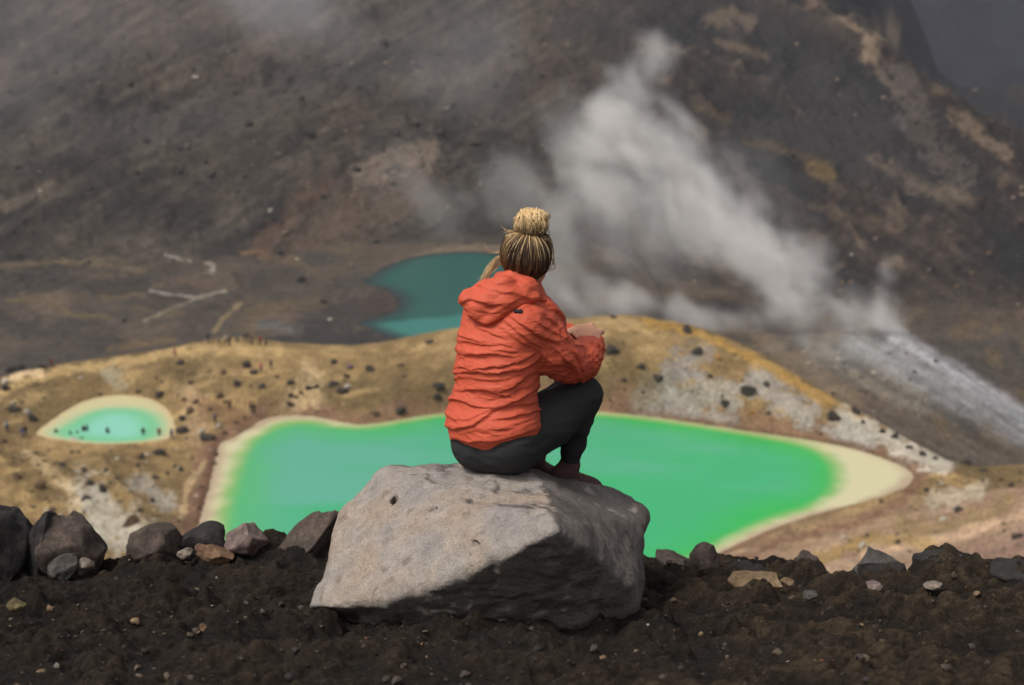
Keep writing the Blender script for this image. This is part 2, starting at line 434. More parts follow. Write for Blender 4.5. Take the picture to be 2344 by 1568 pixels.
MIDM = (RP > 6.2) & (RP < 10.2)
SW = srgb(160, 150, 138)
strokes(col, U, V, MIDM, [
    ([(338, 578)], 9, srgb(210, 200, 185), 1.0),
    ([(378, 584), (435, 598)], 4, SW, 0.6),
    ([(468, 602), (488, 606), (486, 624)], 5, SW, 0.7),
    ([(342, 666), (390, 674), (440, 680)], 4, SW, 0.7),
    ([(440, 686), (470, 676), (515, 666)], 6, srgb(150, 138, 122), 0.8),
    ([(330, 734), (380, 712), (440, 688)], 5, srgb(134, 120, 102), 0.7),
    ([(490, 760), (510, 730), (550, 695)], 5, srgb(136, 118, 88), 0.85),
    ([(600, 590), (680, 600), (740, 640)], 12, srgb(108, 90, 66), 0.5),
    ([(560, 580), (640, 560)], 10, srgb(118, 90, 68), 0.7),
    ([(600, 745), (680, 755), (730, 725)], 16, srgb(96, 98, 96), 0.7),
    ([(660, 790), (760, 770), (860, 775), (950, 790)], 28, srgb(58, 55, 54), 0.9),
    ([(700, 740), (780, 710), (860, 700)], 40, srgb(62, 57, 54), 0.9),
    ([(840, 690), (900, 690)], 30, srgb(70, 60, 54), 0.9),
    ([(900, 610), (1000, 575), (1100, 566), (1250, 566)], 9, srgb(120, 104, 84), 0.7),
    ([(0, 740), (120, 760), (250, 780)], 30, srgb(64, 60, 56), 0.8),
    ([(0, 660), (140, 640), (260, 660), (320, 640)], 26, srgb(58, 54, 50), 0.7),  # from here dark hollows and lighter rims: relief shading painted into the colour
    ([(0, 610), (120, 600), (240, 604), (330, 620)], 7, srgb(112, 96, 74), 0.6),
    ([(20, 690), (110, 680), (160, 720), (250, 725)], 7, srgb(108, 92, 66), 0.6),
    ([(560, 640), (640, 630), (760, 650)], 26, srgb(62, 56, 50), 0.6),
    ([(580, 720), (640, 700), (720, 700)], 22, srgb(96, 82, 62), 0.6),
    ([(740, 640), (800, 600), (880, 590)], 20, srgb(88, 76, 64), 0.6),
    ([(440, 720), (500, 700)], 22, srgb(60, 55, 50), 0.6),
    ([(0, 560), (150, 590), (300, 600)], 10, srgb(104, 92, 74), 0.6),
    ([(300, 790), (250, 800), (400, 775)], 9, dgold, 0.6),
    ([(2050, 770), (2130, 820), (2210, 870), (2300, 925), (2344, 960)], 30, srgb(170, 170, 172), 0.8, 0.25),
    ([(1960, 790), (2080, 850), (2200, 910), (2344, 990)], 50, srgb(142, 142, 142), 0.75, 0.3),
    ([(1860, 800), (1980, 860), (2100, 920)], 40, srgb(126, 120, 106), 0.7, 0.4),
    ([(1750, 790), (1860, 860), (1960, 930)], 30, srgb(120, 104, 84), 0.7),
    ([(1950, 830), (2100, 920), (2220, 980)], 12, srgb(84, 80, 74), 0.8),
    ([(2000, 950), (2200, 1030), (2344, 1050)], 30, srgb(92, 82, 72), 0.85),
])
# streaks across the pale spur
st_ = fbm((U * 0.5 - V * 0.86) / 8, (U * 0.86 + V * 0.5) / 90, octv=3, seed=90)
kk = 1.4 * smooth(1850, 2000, U) * smooth(6.9, 7.3, RP) * (1 - smooth(8.1, 8.5, RP))
col = col * (1 + (st_ * 0.28 * kk))[..., None]
FARM = RP > 9.8
TN = srgb(122, 104, 86); GD = srgb(104, 86, 60); VD = srgb(54, 52, 52)
strokes(col, U, V, FARM, [
    ([(1700, 330), (1850, 300), (1960, 350), (2060, 390)], 60, VD, 0.85),  # shadow masses among the ribs, put into the colour as dark strokes
    ([(1780, 180), (1900, 230), (2000, 300)], 70, VD, 0.7),
    ([(1300, 60), (1500, 20), (1800, 60)], 60, VD, 0.65), ([(1850, 130), (1930, 200), (2040, 330), (2120, 420)], 60, VD, 0.6),
    ([(1620, 45), (1680, 30), (1715, 55)], 18, TN, 0.45),
    ([(1640, 95), (1700, 110), (1750, 130)], 12, TN, 0.35),
    ([(1990, 130), (1998, 90), (2040, 70)], 22, srgb(140, 120, 98), 0.7),
    ([(1990, 130), (2010, 160), (2040, 200), (2090, 230)], 9, TN, 0.45),
    ([(1930, 45), (1970, 70)], 9, TN, 0.8),
    ([(2190, 270), (2240, 310), (2300, 350)], 22, TN, 0.55),
    ([(2060, 180), (2110, 300), (2200, 420)], 40, srgb(84, 76, 70), 0.7),
    ([(2000, 360), (2100, 430), (2200, 450)], 20, srgb(108, 94, 80), 0.5),
    ([(1700, 320), (1800, 345), (1900, 380)], 12, GD, 0.35),
    ([(1860, 385), (1900, 400)], 20, srgb(118, 96, 62), 0.5),
    ([(1600, 240), (1660, 270)], 16, GD, 0.3),
    ([(0, 470), (60, 450), (120, 425)], 16, srgb(108, 96, 82), 0.6),
    ([(600, 560), (680, 480), (740, 430)], 26, srgb(98, 76, 62), 0.5),
    ([(700, 560), (850, 480), (960, 420)], 60, srgb(94, 78, 66), 0.6),
    ([(840, 400), (900, 360), (980, 350)], 36, srgb(128, 112, 98), 0.6),
    ([(200, 300), (500, 260), (700, 180)], 60, srgb(76, 71, 67), 0.5),
])
col = np.clip(col, 0.02, 0.7)

verts = np.stack([TX, TY, TZ], -1).reshape(-1, 3)
me = mesh_np('terrain', verts, grid_faces(len(us), ncol))
add_attr(me, 'tint', col.reshape(-1, 3))
M_land = terrain_material('land', 0.35, 2.2, 0.5)
terrain = tag(link('terrain', me, M_land), kind='structure')
bvh = BVHTree.FromPolygons([Vector(v) for v in verts[::1]], [tuple(f) for f in grid_faces(len(us), ncol)])

def on_land(x, y):
    u, dy, dz = raydir(x, y)
    d = Vector((u, dy, dz)).normalized()
    hit = bvh.ray_cast(Vector((0, 0, 0)), d)
    return (hit[0], hit[1]) if hit[0] is not None else (None, None)

# far blue mountain behind the right sky line
gx = np.linspace(-700, 1500, 160); gy = np.linspace(950, 1900, 90)
GX, GY = np.meshgrid(gx, gy)
GZ = -130 + (GY - 950) * 0.62 + 30 * fbm(GX / 160, GY / 160, octv=6, seed=5) + 14 * fbm(GX / 40, GY / 90, octv=3, seed=6, ridged=True)
hm = mesh_np('hills', np.stack([GX, GY, GZ], -1).reshape(-1, 3), grid_faces(90, 160))
hn = fbm(GX / 90, GY / 90, octv=5, seed=15).reshape(-1) * 0.5 + 0.5
add_attr(hm, 'tint', np.array(srgb(34, 35, 44)) + (np.array(srgb(44, 43, 50)) - np.array(srgb(34, 35, 44))) * hn[:, None])
hills = tag(link('hills', hm, terrain_material('far_slope', 0.05, 0.3, 0.4)), kind='structure')

# ------------------------------------------------------------------ water
def water(name, outer, z, colour_fn, step, rough=0.25):
    mn, mx = outer.min(0) - 2, outer.max(0) + 2
    xs = np.arange(mn[0], mx[0], step); ys = np.arange(mn[1], mx[1], step)
    X, Yc = np.meshgrid(xs, ys)
    s = sdist(outer, X, Yc)
    F = grid_faces(len(ys), len(xs))
    F = F[(s.reshape(-1)[F] < 0.35).any(1)]
    used = np.unique(F); remap = np.full(X.size, -1); remap[used] = np.arange(len(used))
    V3 = np.stack([X, Yc, np.full_like(X, z)], -1).reshape(-1, 3)[used]
    me = mesh_np(name, V3, remap[F])
    add_attr(me, 'tint', colour_fn(X, Yc, s).reshape(-1, 3)[used])
    m = NT(name + '_surface'); co = m.coord()
    nn = m.noise(co, 1.2, 4, 0.5)
    m.fin(m.attr('tint'), m.bump(nn, 0.05, 0.1), rough, 0.28)
    return tag(link(name, me, m.m), kind='structure')

def lake_col(X, Yc, s):
    si = sdist(lakeI, X, Yc)
    wig = fbm(X / 12, Yc / 12, octv=3, seed=71)
    wig2 = fbm(X / 3.5, Yc / 3.5, octv=3, seed=79)
    U, V = to_px(np.stack([X, Yc, np.full_like(X, LAKE_Z)], -1))
    pale = np.array(srgb(208, 200, 158)); sand = np.array(srgb(182, 160, 132)); yg = np.array(srgb(130, 178, 98))
    g = np.array(srgb(50, 172, 108)); teal = np.array(srgb(88, 170, 142))
    left = 1 - smooth(500, 1400, U)
    deep = lerp(np.broadcast_to(g, X.shape + (3,)), teal, np.clip(left * 0.95 + 0.12 + 1.3 * fbm(X / 38 + Yc / 40, Yc / 11, octv=3, seed=73), 0, 1))
    rimg = lerp(np.broadcast_to(np.array(srgb(40, 176, 76)), X.shape + (3,)), np.array(srgb(78, 176, 110)), left)
    c = lerp(rimg, deep, smooth(0, 9, -si + 2 * wig))
    c = lerp(c, yg, 1 - smooth(0.0, 2.6, -si + 0.5))
    c = lerp(c, pale, smooth(-0.8, 2.2, si + 0.9 * wig + 1.1 * wig2) * (0.55 + 0.45 * np.maximum(1 - smooth(760, 860, U), smooth(1000, 1030, V))))
    c = lerp(c, sand, (1 - smooth(0.1, 2.2, -s + 0.8 * wig + 1.2 * wig2)) * (0.35 + 0.65 * np.maximum(1 - smooth(600, 800, U), smooth(1060, 1100, V))))
    return c
lake = water('lake_water', lakeP, LAKE_Z, lake_col, 0.5)
def pool_col(X, Yc, s):
    si = sdist(poolI, X, Yc)
    pale = np.array(srgb(204, 196, 150)); g = np.array(srgb(116, 196, 146)); aq = np.array(srgb(136, 208, 182))
    c = lerp(np.broadcast_to(g, X.shape + (3,)), aq, smooth(1, 5, -si))
    c = lerp(c, pale, smooth(-1.5, 2.5, si))
    return lerp(c, np.array(srgb(206, 186, 140)), 1 - smooth(0.1, 1.5, -s))
pool = water('pool_water', poolP, POOL_Z, pool_col, 0.5)
def tarn_col(X, Yc, s):
    U, V = to_px(np.stack([X, Yc, np.full_like(X, TARN_Z)], -1))
    a = np.array(srgb(38, 92, 84)); b = np.array(srgb(60, 124, 116)); d = np.array(srgb(44, 62, 62))
    k = smooth(-8, 8, V - (735 - (U - 900) * 0.12) + 10 * fbm(X / 10, Yc / 10, octv=2, seed=4))
    c = lerp(np.broadcast_to(a, X.shape + (3,)), b, k)
    return lerp(c, d, 1 - smooth(0.3, 6, -s))
tarn = water('tarn_water', tarnP, TARN_Z, tarn_col, 1.0)

# ------------------------------------------------------------------ dark scoria in the foreground
gc, gr = 620, 620
ga = np.linspace(-0.62, 0.62, gc)
gY = np.concatenate([np.linspace(0.2, 2.7, 30, endpoint=False), 2.7 + (np.linspace(0, 1, 500, endpoint=False)) * 3.9, np.linspace(6.6, 30, gr - 530)])
# edge of the ground against the lake, photo height by position
ex = np.array([-400, 0, 250, 450, 600, 760, 1450, 1500, 1650, 1700, 1760, 1790, 1830, 1880, 1920, 1960, 2010, 2060, 2090, 2130, 2180, 2250, 2300, 2344, 2700])
ey = np.array([1286, 1286, 1304, 1280, 1262, 1262, 1290, 1295, 1300, 1302, 1305, 1300, 1282, 1300, 1325, 1322, 1312, 1330, 1306, 1274, 1268, 1300, 1312, 1300, 1300])
edgeY = 5.7
ew = np.array([P(x, y, edgeY) for x, y in zip(ex, ey)])
ez = np.interp(ga, ew[:, 0] / edgeY, ew[:, 2])
GYv, GA = np.meshgrid(gY, ga, indexing='ij')
GX = GYv * GA
base = np.interp(GYv, [0, 2.0, 3.0, 4.2, 5.0], [-1.42, -1.52, -1.72, -2.18, -2.46])
e2 = np.broadcast_to(ez[None, :], GYv.shape)
t = smooth(4.6, 5.7, GYv)
slope_line = np.interp(GYv, [4.2, 5.7], [-2.18, -2.71])
GZ = np.where(GYv < 4.4, base, np.interp(GYv, [4.4, 5.7], [-2.253, -2.71])) + (e2 + 2.71) * smooth(5.2, 5.7, GYv)
drop = GYv - 5.75
GZ = np.where(drop > 0, e2 - drop * 0.9 - np.minimum(drop, 3) ** 1.5 * 0.3, GZ)
lum = fbm(GX / 0.5, GYv / 0.5, octv=4, seed=201)
fine = fbm(GX / 0.10, GYv / 0.10, octv=4, seed=203)
fin2 = fbm(GX / 0.03, GYv / 0.03, octv=2, seed=205)
lump = np.maximum(fbm(GX / 0.22, GYv / 0.22, octv=4, seed=209), 0.0)
GZ = GZ + lum * 0.05 + (lump - 0.08) * 0.13 * smooth(2.9, 4.6, GYv) + np.maximum(fine, -0.15) * 0.065 + fin2 * 0.010
gme = mesh_np('ground', np.stack([GX, GYv, GZ], -1).reshape(-1, 3), grid_faces(len(gY), gc))
GU, GV = to_px(np.stack([GX, GYv, GZ], -1))
tanw = smooth(0.05, 0.45, lum * 0.7 + fine * 0.5 + 0.25 * smooth(1350, 1520, GV) * smooth(1500, 1750, GU) + 0.2 * smooth(1440, 1568, GV) - 0.1 * (GU < 1200))
c0 = lerp(np.broadcast_to(np.array(srgb(56, 51, 47)), GX.shape + (3,)), np.array(srgb(70, 60, 51)), fine + 0.4)
c0 = lerp(c0, np.array(srgb(104, 88, 70)), tanw * (0.25 + 0.75 * (fin2 > 0.1)) * 0.7 * (0.4 + 0.6 * smooth(1350, 1600, GU)))
add_attr(gme, 'tint', c0.reshape(-1, 3))
m = NT('scoria'); co = m.coord()
nA = m.noise(co, 38, 8, 0.75); nB = m.noise(co, 140, 4, 0.7)
vo = m.n('ShaderNodeTexVoronoi', Scale=55); m.l(co, vo.inputs['Vector'])
cc = m.mix(1.0, m.attr('tint'), m.ramp(nA, [(0.32, G(0.38)), (0.55, G(0.68)), (0.75, G(1.3))]), 'MULTIPLY')
cc = m.mix(m.ramp(nB, [(0.62, G(0)), (0.72, G(0.5))]), cc, srgb(122, 106, 86))
nm = m.bump(nA, 0.9, 0.03); nm = m.bump(vo.outputs['Distance'], 0.6, 0.01, nm)
M_scoria = m.fin(cc, nm, 0.95, 0.1)
ground = tag(link('ground', gme, M_scoria), kind='structure')
gverts = np.stack([GX, GYv, GZ], -1).reshape(-1, 3)
gsel = (GYv[:-1, :-1] > 2.0).ravel() & (GYv[:-1, :-1] < 9).ravel()
gbvh = BVHTree.FromPolygons([Vector(v) for v in gverts], [tuple(int(i) for i in f) for f in grid_faces(len(gY), gc)[gsel]])
def on_ground(x, y):
    u, dy, dz = raydir(x, y)
    h = gbvh.ray_cast(Vector((0, 0, 0)), Vector((u, dy, dz)).normalized())
    return (h[0], h[1]) if h[0] is not None else (None, None)
def ground_z(X, Yc):
    h = gbvh.ray_cast(Vector((X, Yc, 5)), Vector((0, 0, -1)))
    return h[0].z if h[0] is not None else -2.7

# ------------------------------------------------------------------ solid shapes from distance fields
class Field:
    def __init__(s, lo, hi, h):
        s.lo = np.array(lo, float); s.h = h
        s.n = np.ceil((np.array(hi) - s.lo) / h).astype(int) + 1
        s.F = np.full(s.n, 1.0, np.float32)
        s.ax = [s.lo[i] + h * np.arange(s.n[i]) for i in range(3)]
    def sub(s, lo, hi):
        a = np.clip(np.floor((np.array(lo) - s.lo) / s.h).astype(int), 0, s.n - 1)
        b = np.clip(np.ceil((np.array(hi) - s.lo) / s.h).astype(int) + 1, 1, s.n)
        sl = tuple(slice(a[i], b[i]) for i in range(3))
        X, Y_, Z = np.meshgrid(*[s.ax[i][sl[i]] for i in range(3)], indexing='ij', copy=False)
        return sl, X, Y_, Z
    def add(s, d, sl, k):
        f = s.F[sl]
        if k > 0:
            hh = np.clip(0.5 + 0.5 * (f - d) / k, 0, 1)
            s.F[sl] = f * (1 - hh) + d * hh - k * hh * (1 - hh)
        else: s.F[sl] = np.minimum(f, d)
    def cone(s, a, b, ra, rb, k=0.02, flatten=None):
        a = np.array(a, float); b = np.array(b, float); m = max(ra, rb) + k + 0.05
        sl, X, Y_, Z = s.sub(np.minimum(a, b) - m, np.maximum(a, b) + m)
        if X.size == 0: return
        ab = b - a; L2 = ab @ ab + 1e-12
        t = np.clip(((X - a[0]) * ab[0] + (Y_ - a[1]) * ab[1] + (Z - a[2]) * ab[2]) / L2, 0, 1)
        dx, dy, dz = X - a[0] - t * ab[0], Y_ - a[1] - t * ab[1], Z - a[2] - t * ab[2]
        d = np.sqrt(dx * dx + dy * dy + dz * dz) - (ra + (rb - ra) * t)
        s.add(d, sl, k)
    def chain(s, pts, k=0.02):
        for (a, ra), (b, rb) in zip(pts[:-1], pts[1:]): s.cone(a, b, ra, rb, k)
    def ell(s, c, r, rot=None, k=0.03, sign=1):
        c = np.array(c, float); r = np.array(r, float); m = max(r) + k + 0.05
        sl, X, Y_, Z = s.sub(c - m, c + m)
        p = np.stack([X - c[0], Y_ - c[1], Z - c[2]], -1)
        if rot is not None: p = p @ np.array(rot)          # columns = axes
        q = p / r; k0 = np.linalg.norm(q, axis=-1); k1 = np.linalg.norm(p / (r * r), axis=-1)
        d = k0 * (k0 - 1) / (k1 + 1e-9)
        if sign > 0: s.add(d, sl, k)
        else:
            f = s.F[sl]; s.F[sl] = np.maximum(f, -d)
    def mesh(s):
        F = s.F; n = F.shape
        ins = F < 0
        cnt = np.zeros([x - 1 for x in n], np.int8)
        for i in (0, 1):
            for j in (0, 1):
                for k in (0, 1): cnt += ins[i:n[0] - 1 + i, j:n[1] - 1 + j, k:n[2] - 1 + k]
        act = (cnt > 0) & (cnt < 8)
        idx = np.full(act.shape, -1, np.int64); ijk = np.argwhere(act); idx[act] = np.arange(len(ijk))
        acc = np.zeros((len(ijk), 3)); w = np.zeros(len(ijk))
        cor = [(i, j, k) for i in (0, 1) for j in (0, 1) for k in (0, 1)]
        val = {c: F[ijk[:, 0] + c[0], ijk[:, 1] + c[1], ijk[:, 2] + c[2]] for c in cor}
        for c in cor:
            for a in range(3):
                if c[a] == 0:
                    c2 = list(c); c2[a] = 1; c2 = tuple(c2)
                    va, vb = val[c], val[c2]; m = (va < 0) != (vb < 0)
                    t = np.where(m, va / np.where(m, va - vb, 1), 0)
                    p = np.tile(np.array(c, float), (len(ijk), 1)); p[:, a] += t
                    acc += p * m[:, None]; w += m
        V = s.lo + (ijk + acc / w[:, None]) * s.h
        faces = []
        for a in range(3):
            b, c = (a + 1) % 3, (a + 2) % 3
            sl0 = [slice(1, n[i] - 1) for i in range(3)]; sl0[a] = slice(0, n[a] - 1); s1 = list(sl0); s1[a] = slice(1, n[a])
            A, B = ins[tuple(sl0)], ins[tuple(s1)]
            e = np.argwhere(A != B); fl = A[tuple(e.T)]
            e = e + np.array([sl0[i].start for i in range(3)])
            q = []
            for db, dc in ((-1, -1), (0, -1), (0, 0), (-1, 0)):
                o = e.copy(); o[:, b] += db; o[:, c] += dc; q.append(idx[tuple(o.T)])
            q = np.stack(q, 1); q[~fl] = q[~fl][:, ::-1]
            faces.append(q)
        Fc = np.concatenate(faces)
        Fc = Fc[(Fc >= 0).all(1)]
        return V, Fc

def vnormals(V, F):
    n = np.cross(V[F[:, 2]] - V[F[:, 0]], V[F[:, 3]] - V[F[:, 1]])
    N = np.zeros_like(V)
    for i in range(4): np.add.at(N, F[:, i], n)
    return N / (np.linalg.norm(N, axis=1)[:, None] + 1e-12)

def relax(V, F, it=2, w=0.5):
    for _ in range(it):
        A = np.zeros_like(V); c = np.zeros(len(V))
        for i in range(4):
            j = (i + 1) % 4
            np.add.at(A, F[:, i], V[F[:, j]]); np.add.at(A, F[:, j], V[F[:, i]])
            np.add.at(c, F[:, i], 1); np.add.at(c, F[:, j], 1)
        V = V + (A / c[:, None] - V) * w
    return V

def hull_planes(pts):
    b = bmesh.new()
    for p in pts: b.verts.new(p)
    r = bmesh.ops.convex_hull(b, input=b.verts)
    b.normal_update()
    cen = np.mean(pts, 0); out = []
    for f in b.faces:
        n = np.array(f.normal); p = np.array(f.verts[0].co)
        if (cen - p) @ n > 0: n = -n
        if f.calc_area() > 1e-5: out.append((n, n @ p))
    b.free(); return out

# ------------------------------------------------------------------ the boulder she sits on
bp = [(885, 1066, 4.90), (960, 1058, 4.98), (1050, 1056, 5.0), (1225, 1076, 4.80), (1262, 1125, 4.52), (1277, 1214, 4.10), (1140, 1262, 4.15), (1000, 1346, 4.18),
      (870, 1387, 4.24), (735, 1392, 4.33), (702, 1392, 4.45), (765, 1168, 4.74), (732, 1285, 4.6),
      (1340, 1106, 5.10), (1452, 1134, 5.14), (1482, 1170, 5.02), (1476, 1240, 4.84), (1448, 1345, 4.36), (1470, 1385, 4.52),
      (1030, 1485, 4.34), (1200, 1550, 4.36), (1400, 1550, 4.44), (1462, 1480, 4.50), (740, 1410, 4.5),
      (800, 1330, 5.4), (1430, 1330, 5.4), (920, 1095, 5.35), (1200, 1095, 5.4), (1400, 1140, 5.35)]
bpts = np.array([P(*q) for q in bp])
pl = hull_planes(bpts)
fld = Field(bpts.min(0) - 0.08, bpts.max(0) + 0.08, 0.0085)
X, Y_, Z = np.meshgrid(*fld.ax, indexing='ij')
D = None
for n, d in pl:
    q = (X * n[0] + Y_ * n[1] + Z * n[2] - d).astype(np.float32)
    if D is None: D = q
    else:
        k = 0.012; hh = np.clip(0.5 + 0.5 * (q - D) / k, 0, 1); D = D * (1 - hh) + q * hh + k * hh * (1 - hh)
nz = fbm(X / 0.30, Y_ / 0.30, Z / 0.30, octv=3, seed=301) * 0.030 + fbm(X / 0.07, Y_ / 0.07, Z / 0.07, octv=3, seed=305) * 0.007 + np.maximum(fbm(X / 0.11, Y_ / 0.11, Z / 0.11, octv=4, seed=307, ridged=True) - 0.30, 0) * 0.016
st = fbm((X + Z * 0.6) / 0.5, (Y_ - Z) / 0.06, Z / 0.3, octv=2, seed=309)
fld.F = (D + nz).astype(np.float32)
# broken knob at the right end and the hollow under it
def knob(c, r, k): fld.ell(P(*c), r, None, k)
knob((1450, 1182, 4.98), (0.06, 0.08, 0.05), 0.03)
for c, r in (((1052, 1175, 4.50), (0.035, 0.02, 0.007)), ((905, 1150, 4.66), (0.012, 0.03, 0.03)), ((845, 1310, 4.45), (0.03, 0.02, 0.006)), ((985, 1300, 4.30), (0.02, 0.015, 0.006)), ((1090, 1245, 4.24), (0.03, 0.02, 0.008)), ((1030, 1420, 4.12), (0.10, 0.05, 0.05)), ((1486, 1300, 4.55), (0.035, 0.1, 0.06)), ((960, 1395, 4.16), (0.05, 0.05, 0.03)), ((790, 1402, 4.25), (0.05, 0.05, 0.018)),
             ((880, 1085, 4.80), (0.02, 0.03, 0.012)), ((1000, 1168, 4.53), (0.03, 0.02, 0.006)), ((925, 1140, 4.62), (0.012, 0.03, 0.02))):
    fld.ell(P(*c), r, None, 0, -1)
bV, bF = fld.mesh()
bV = relax(bV, bF, 1, 0.4)
bN = vnormals(bV, bF)
bV = bV + bN * (fbm(bV[:, 0] / 0.02, bV[:, 1] / 0.02, bV[:, 2] / 0.02, octv=3, seed=311) * 0.0030)[:, None]
BU, BV = to_px(bV)
mott = fbm(bV[:, 0] / 0.16, bV[:, 1] / 0.16, bV[:, 2] / 0.16, octv=4, seed=321)
mot2 = fbm(bV[:, 0] / 0.05, bV[:, 1] / 0.05, bV[:, 2] / 0.05, octv=3, seed=325)
# cream left upper face, darker crust elsewhere; lit and shaded sides painted in
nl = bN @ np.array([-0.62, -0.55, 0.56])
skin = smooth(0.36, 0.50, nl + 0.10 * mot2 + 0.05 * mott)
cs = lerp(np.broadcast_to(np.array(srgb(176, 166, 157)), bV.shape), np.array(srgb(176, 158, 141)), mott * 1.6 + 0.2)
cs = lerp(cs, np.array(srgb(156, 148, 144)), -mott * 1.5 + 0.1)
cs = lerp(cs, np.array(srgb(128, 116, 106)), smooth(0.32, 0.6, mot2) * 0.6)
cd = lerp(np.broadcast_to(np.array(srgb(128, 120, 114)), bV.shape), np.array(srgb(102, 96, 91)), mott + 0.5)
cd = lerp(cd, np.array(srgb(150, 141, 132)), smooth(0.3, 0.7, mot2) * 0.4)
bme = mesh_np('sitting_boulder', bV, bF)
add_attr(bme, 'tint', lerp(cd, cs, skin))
m = NT('boulder_rock'); co = m.coord()
nA = m.noise(co, 22, 9, 0.7); nB = m.noise(co, 120, 5, 0.7); nC = m.noise(co, 6, 5, 0.6)
vo = m.n('ShaderNodeTexVoronoi', Scale=48); m.l(co, vo.inputs['Vector'])
cc = m.mix(1.0, m.attr('tint'), m.ramp(nA, [(0.3, G(0.78)), (0.7, G(1.2))]), 'MULTIPLY')
cc = m.mix(1.0, cc, m.ramp(nB, [(0.3, G(0.72)), (0.5, G(1.0)), (0.72, G(1.25))]), 'MULTIPLY')
pit = m.ramp(vo.outputs['Distance'], [(0.0, G(0.45)), (0.16, G(1))])
pm = m.ramp(nC, [(0.5, G(0)), (0.62, G(1))])
cc = m.mix(pm, cc, m.mix(1.0, cc, pit, 'MULTIPLY'))
nm = m.bump(nA, 0.9, 0.02); nm = m.bump(nB, 1.0, 0.006, nm); nm = m.bump(m.ramp(vo.outputs['Distance'], [(0.0, G(0)), (0.3, G(1))]), 0.5, 0.004, nm)
M_boulder = m.fin(cc, nm, 0.9, 0.15)
boulder = tag(link('sitting_boulder', bme, M_boulder), 'large pale grey boulder with dark underside, seat of the person in orange jacket', 'boulder')
bbvh = BVHTree.FromPolygons([Vector(v) for v in bV], [tuple(int(i) for i in f) for f in bF])
def boulder_top(X, Yc):
    h = bbvh.ray_cast(Vector((X, Yc, 1)), Vector((0, 0, -1))); return h[0].z if h[0] is not None else None

# ------------------------------------------------------------------ loose rocks
def rock_np(seed, cuts=9, sub=4, rough=0.06, squash=(1, 1, 1)):
    r = np.random.default_rng(seed)
    b = bmesh.new(); bmesh.ops.create_icosphere(b, subdivisions=sub, radius=1.0)
    v = np.array([x.co[:] for x in b.verts]); f = np.array([[x.index for x in q.verts] for q in b.faces]); b.free()
    for _ in range(cuts):
        n = r.normal(size=3); n /= np.linalg.norm(n); d = r.uniform(0.5, 0.9)
        s = v @ n - d; v = v - np.clip(s, 0, None)[:, None] * n * 0.99
    o = r.uniform(0, 50, 3)
    nn = fbm(v[:, 0] * 1.6 + o[0], v[:, 1] * 1.6 + o[1], v[:, 2] * 1.6 + o[2], octv=4, seed=seed % 977)
    v = v * (1 + rough * 2 * nn[:, None])
    v = v * np.array(squash)
    return v, f
def rock_material(name, a, b_, c, sc=14):
    m = NT(name); co = m.coord()
    nA = m.noise(co, sc, 9, 0.7); nB = m.noise(co, sc * 5, 5, 0.7)
    cc = m.ramp(nA, [(0.3, a), (0.52, b_), (0.74, c)])
    cc = m.mix(1.0, cc, m.ramp(nB, [(0.3, G(0.7)), (0.7, G(1.3))]), 'MULTIPLY')
    nm = m.bump(nA, 0.7, 0.25 / sc); nm = m.bump(nB, 0.6, 0.06 / sc, nm)
    return m.fin(cc, nm, 0.92, 0.15)
def tri_mesh(name, v, f, shade=True): return mesh_np(name, v, f, shade)

MR = {
 'dark': rock_material('dark_lava', srgb(44, 42, 42), srgb(58, 55, 54), srgb(82, 74, 68)),
 'grey': rock_material('grey_lava', srgb(62, 60, 59), srgb(92, 88, 84), srgb(132, 124, 116)),
 'pale': rock_material('pale_lava', srgb(96, 88, 80), srgb(136, 124, 112), srgb(170, 156, 138)),
 'tan': rock_material('tan_lava', srgb(84, 72, 58), srgb(124, 104, 80), srgb(164, 142, 112)),
 'rust': rock_material('rust_lava', srgb(74, 60, 52), srgb(118, 92, 72), srgb(156, 130, 102)),
 'brown': rock_material('brown_lava', srgb(58, 51, 48), srgb(84, 74, 68), srgb(118, 102, 90)),
 'pink': rock_material('pinkish_lava', srgb(90, 78, 74), srgb(122, 106, 100), srgb(156, 138, 130)),
 'gold': rock_material('golden_lava', srgb(66, 60, 48), srgb(96, 86, 62), srgb(140, 124, 88)),
}
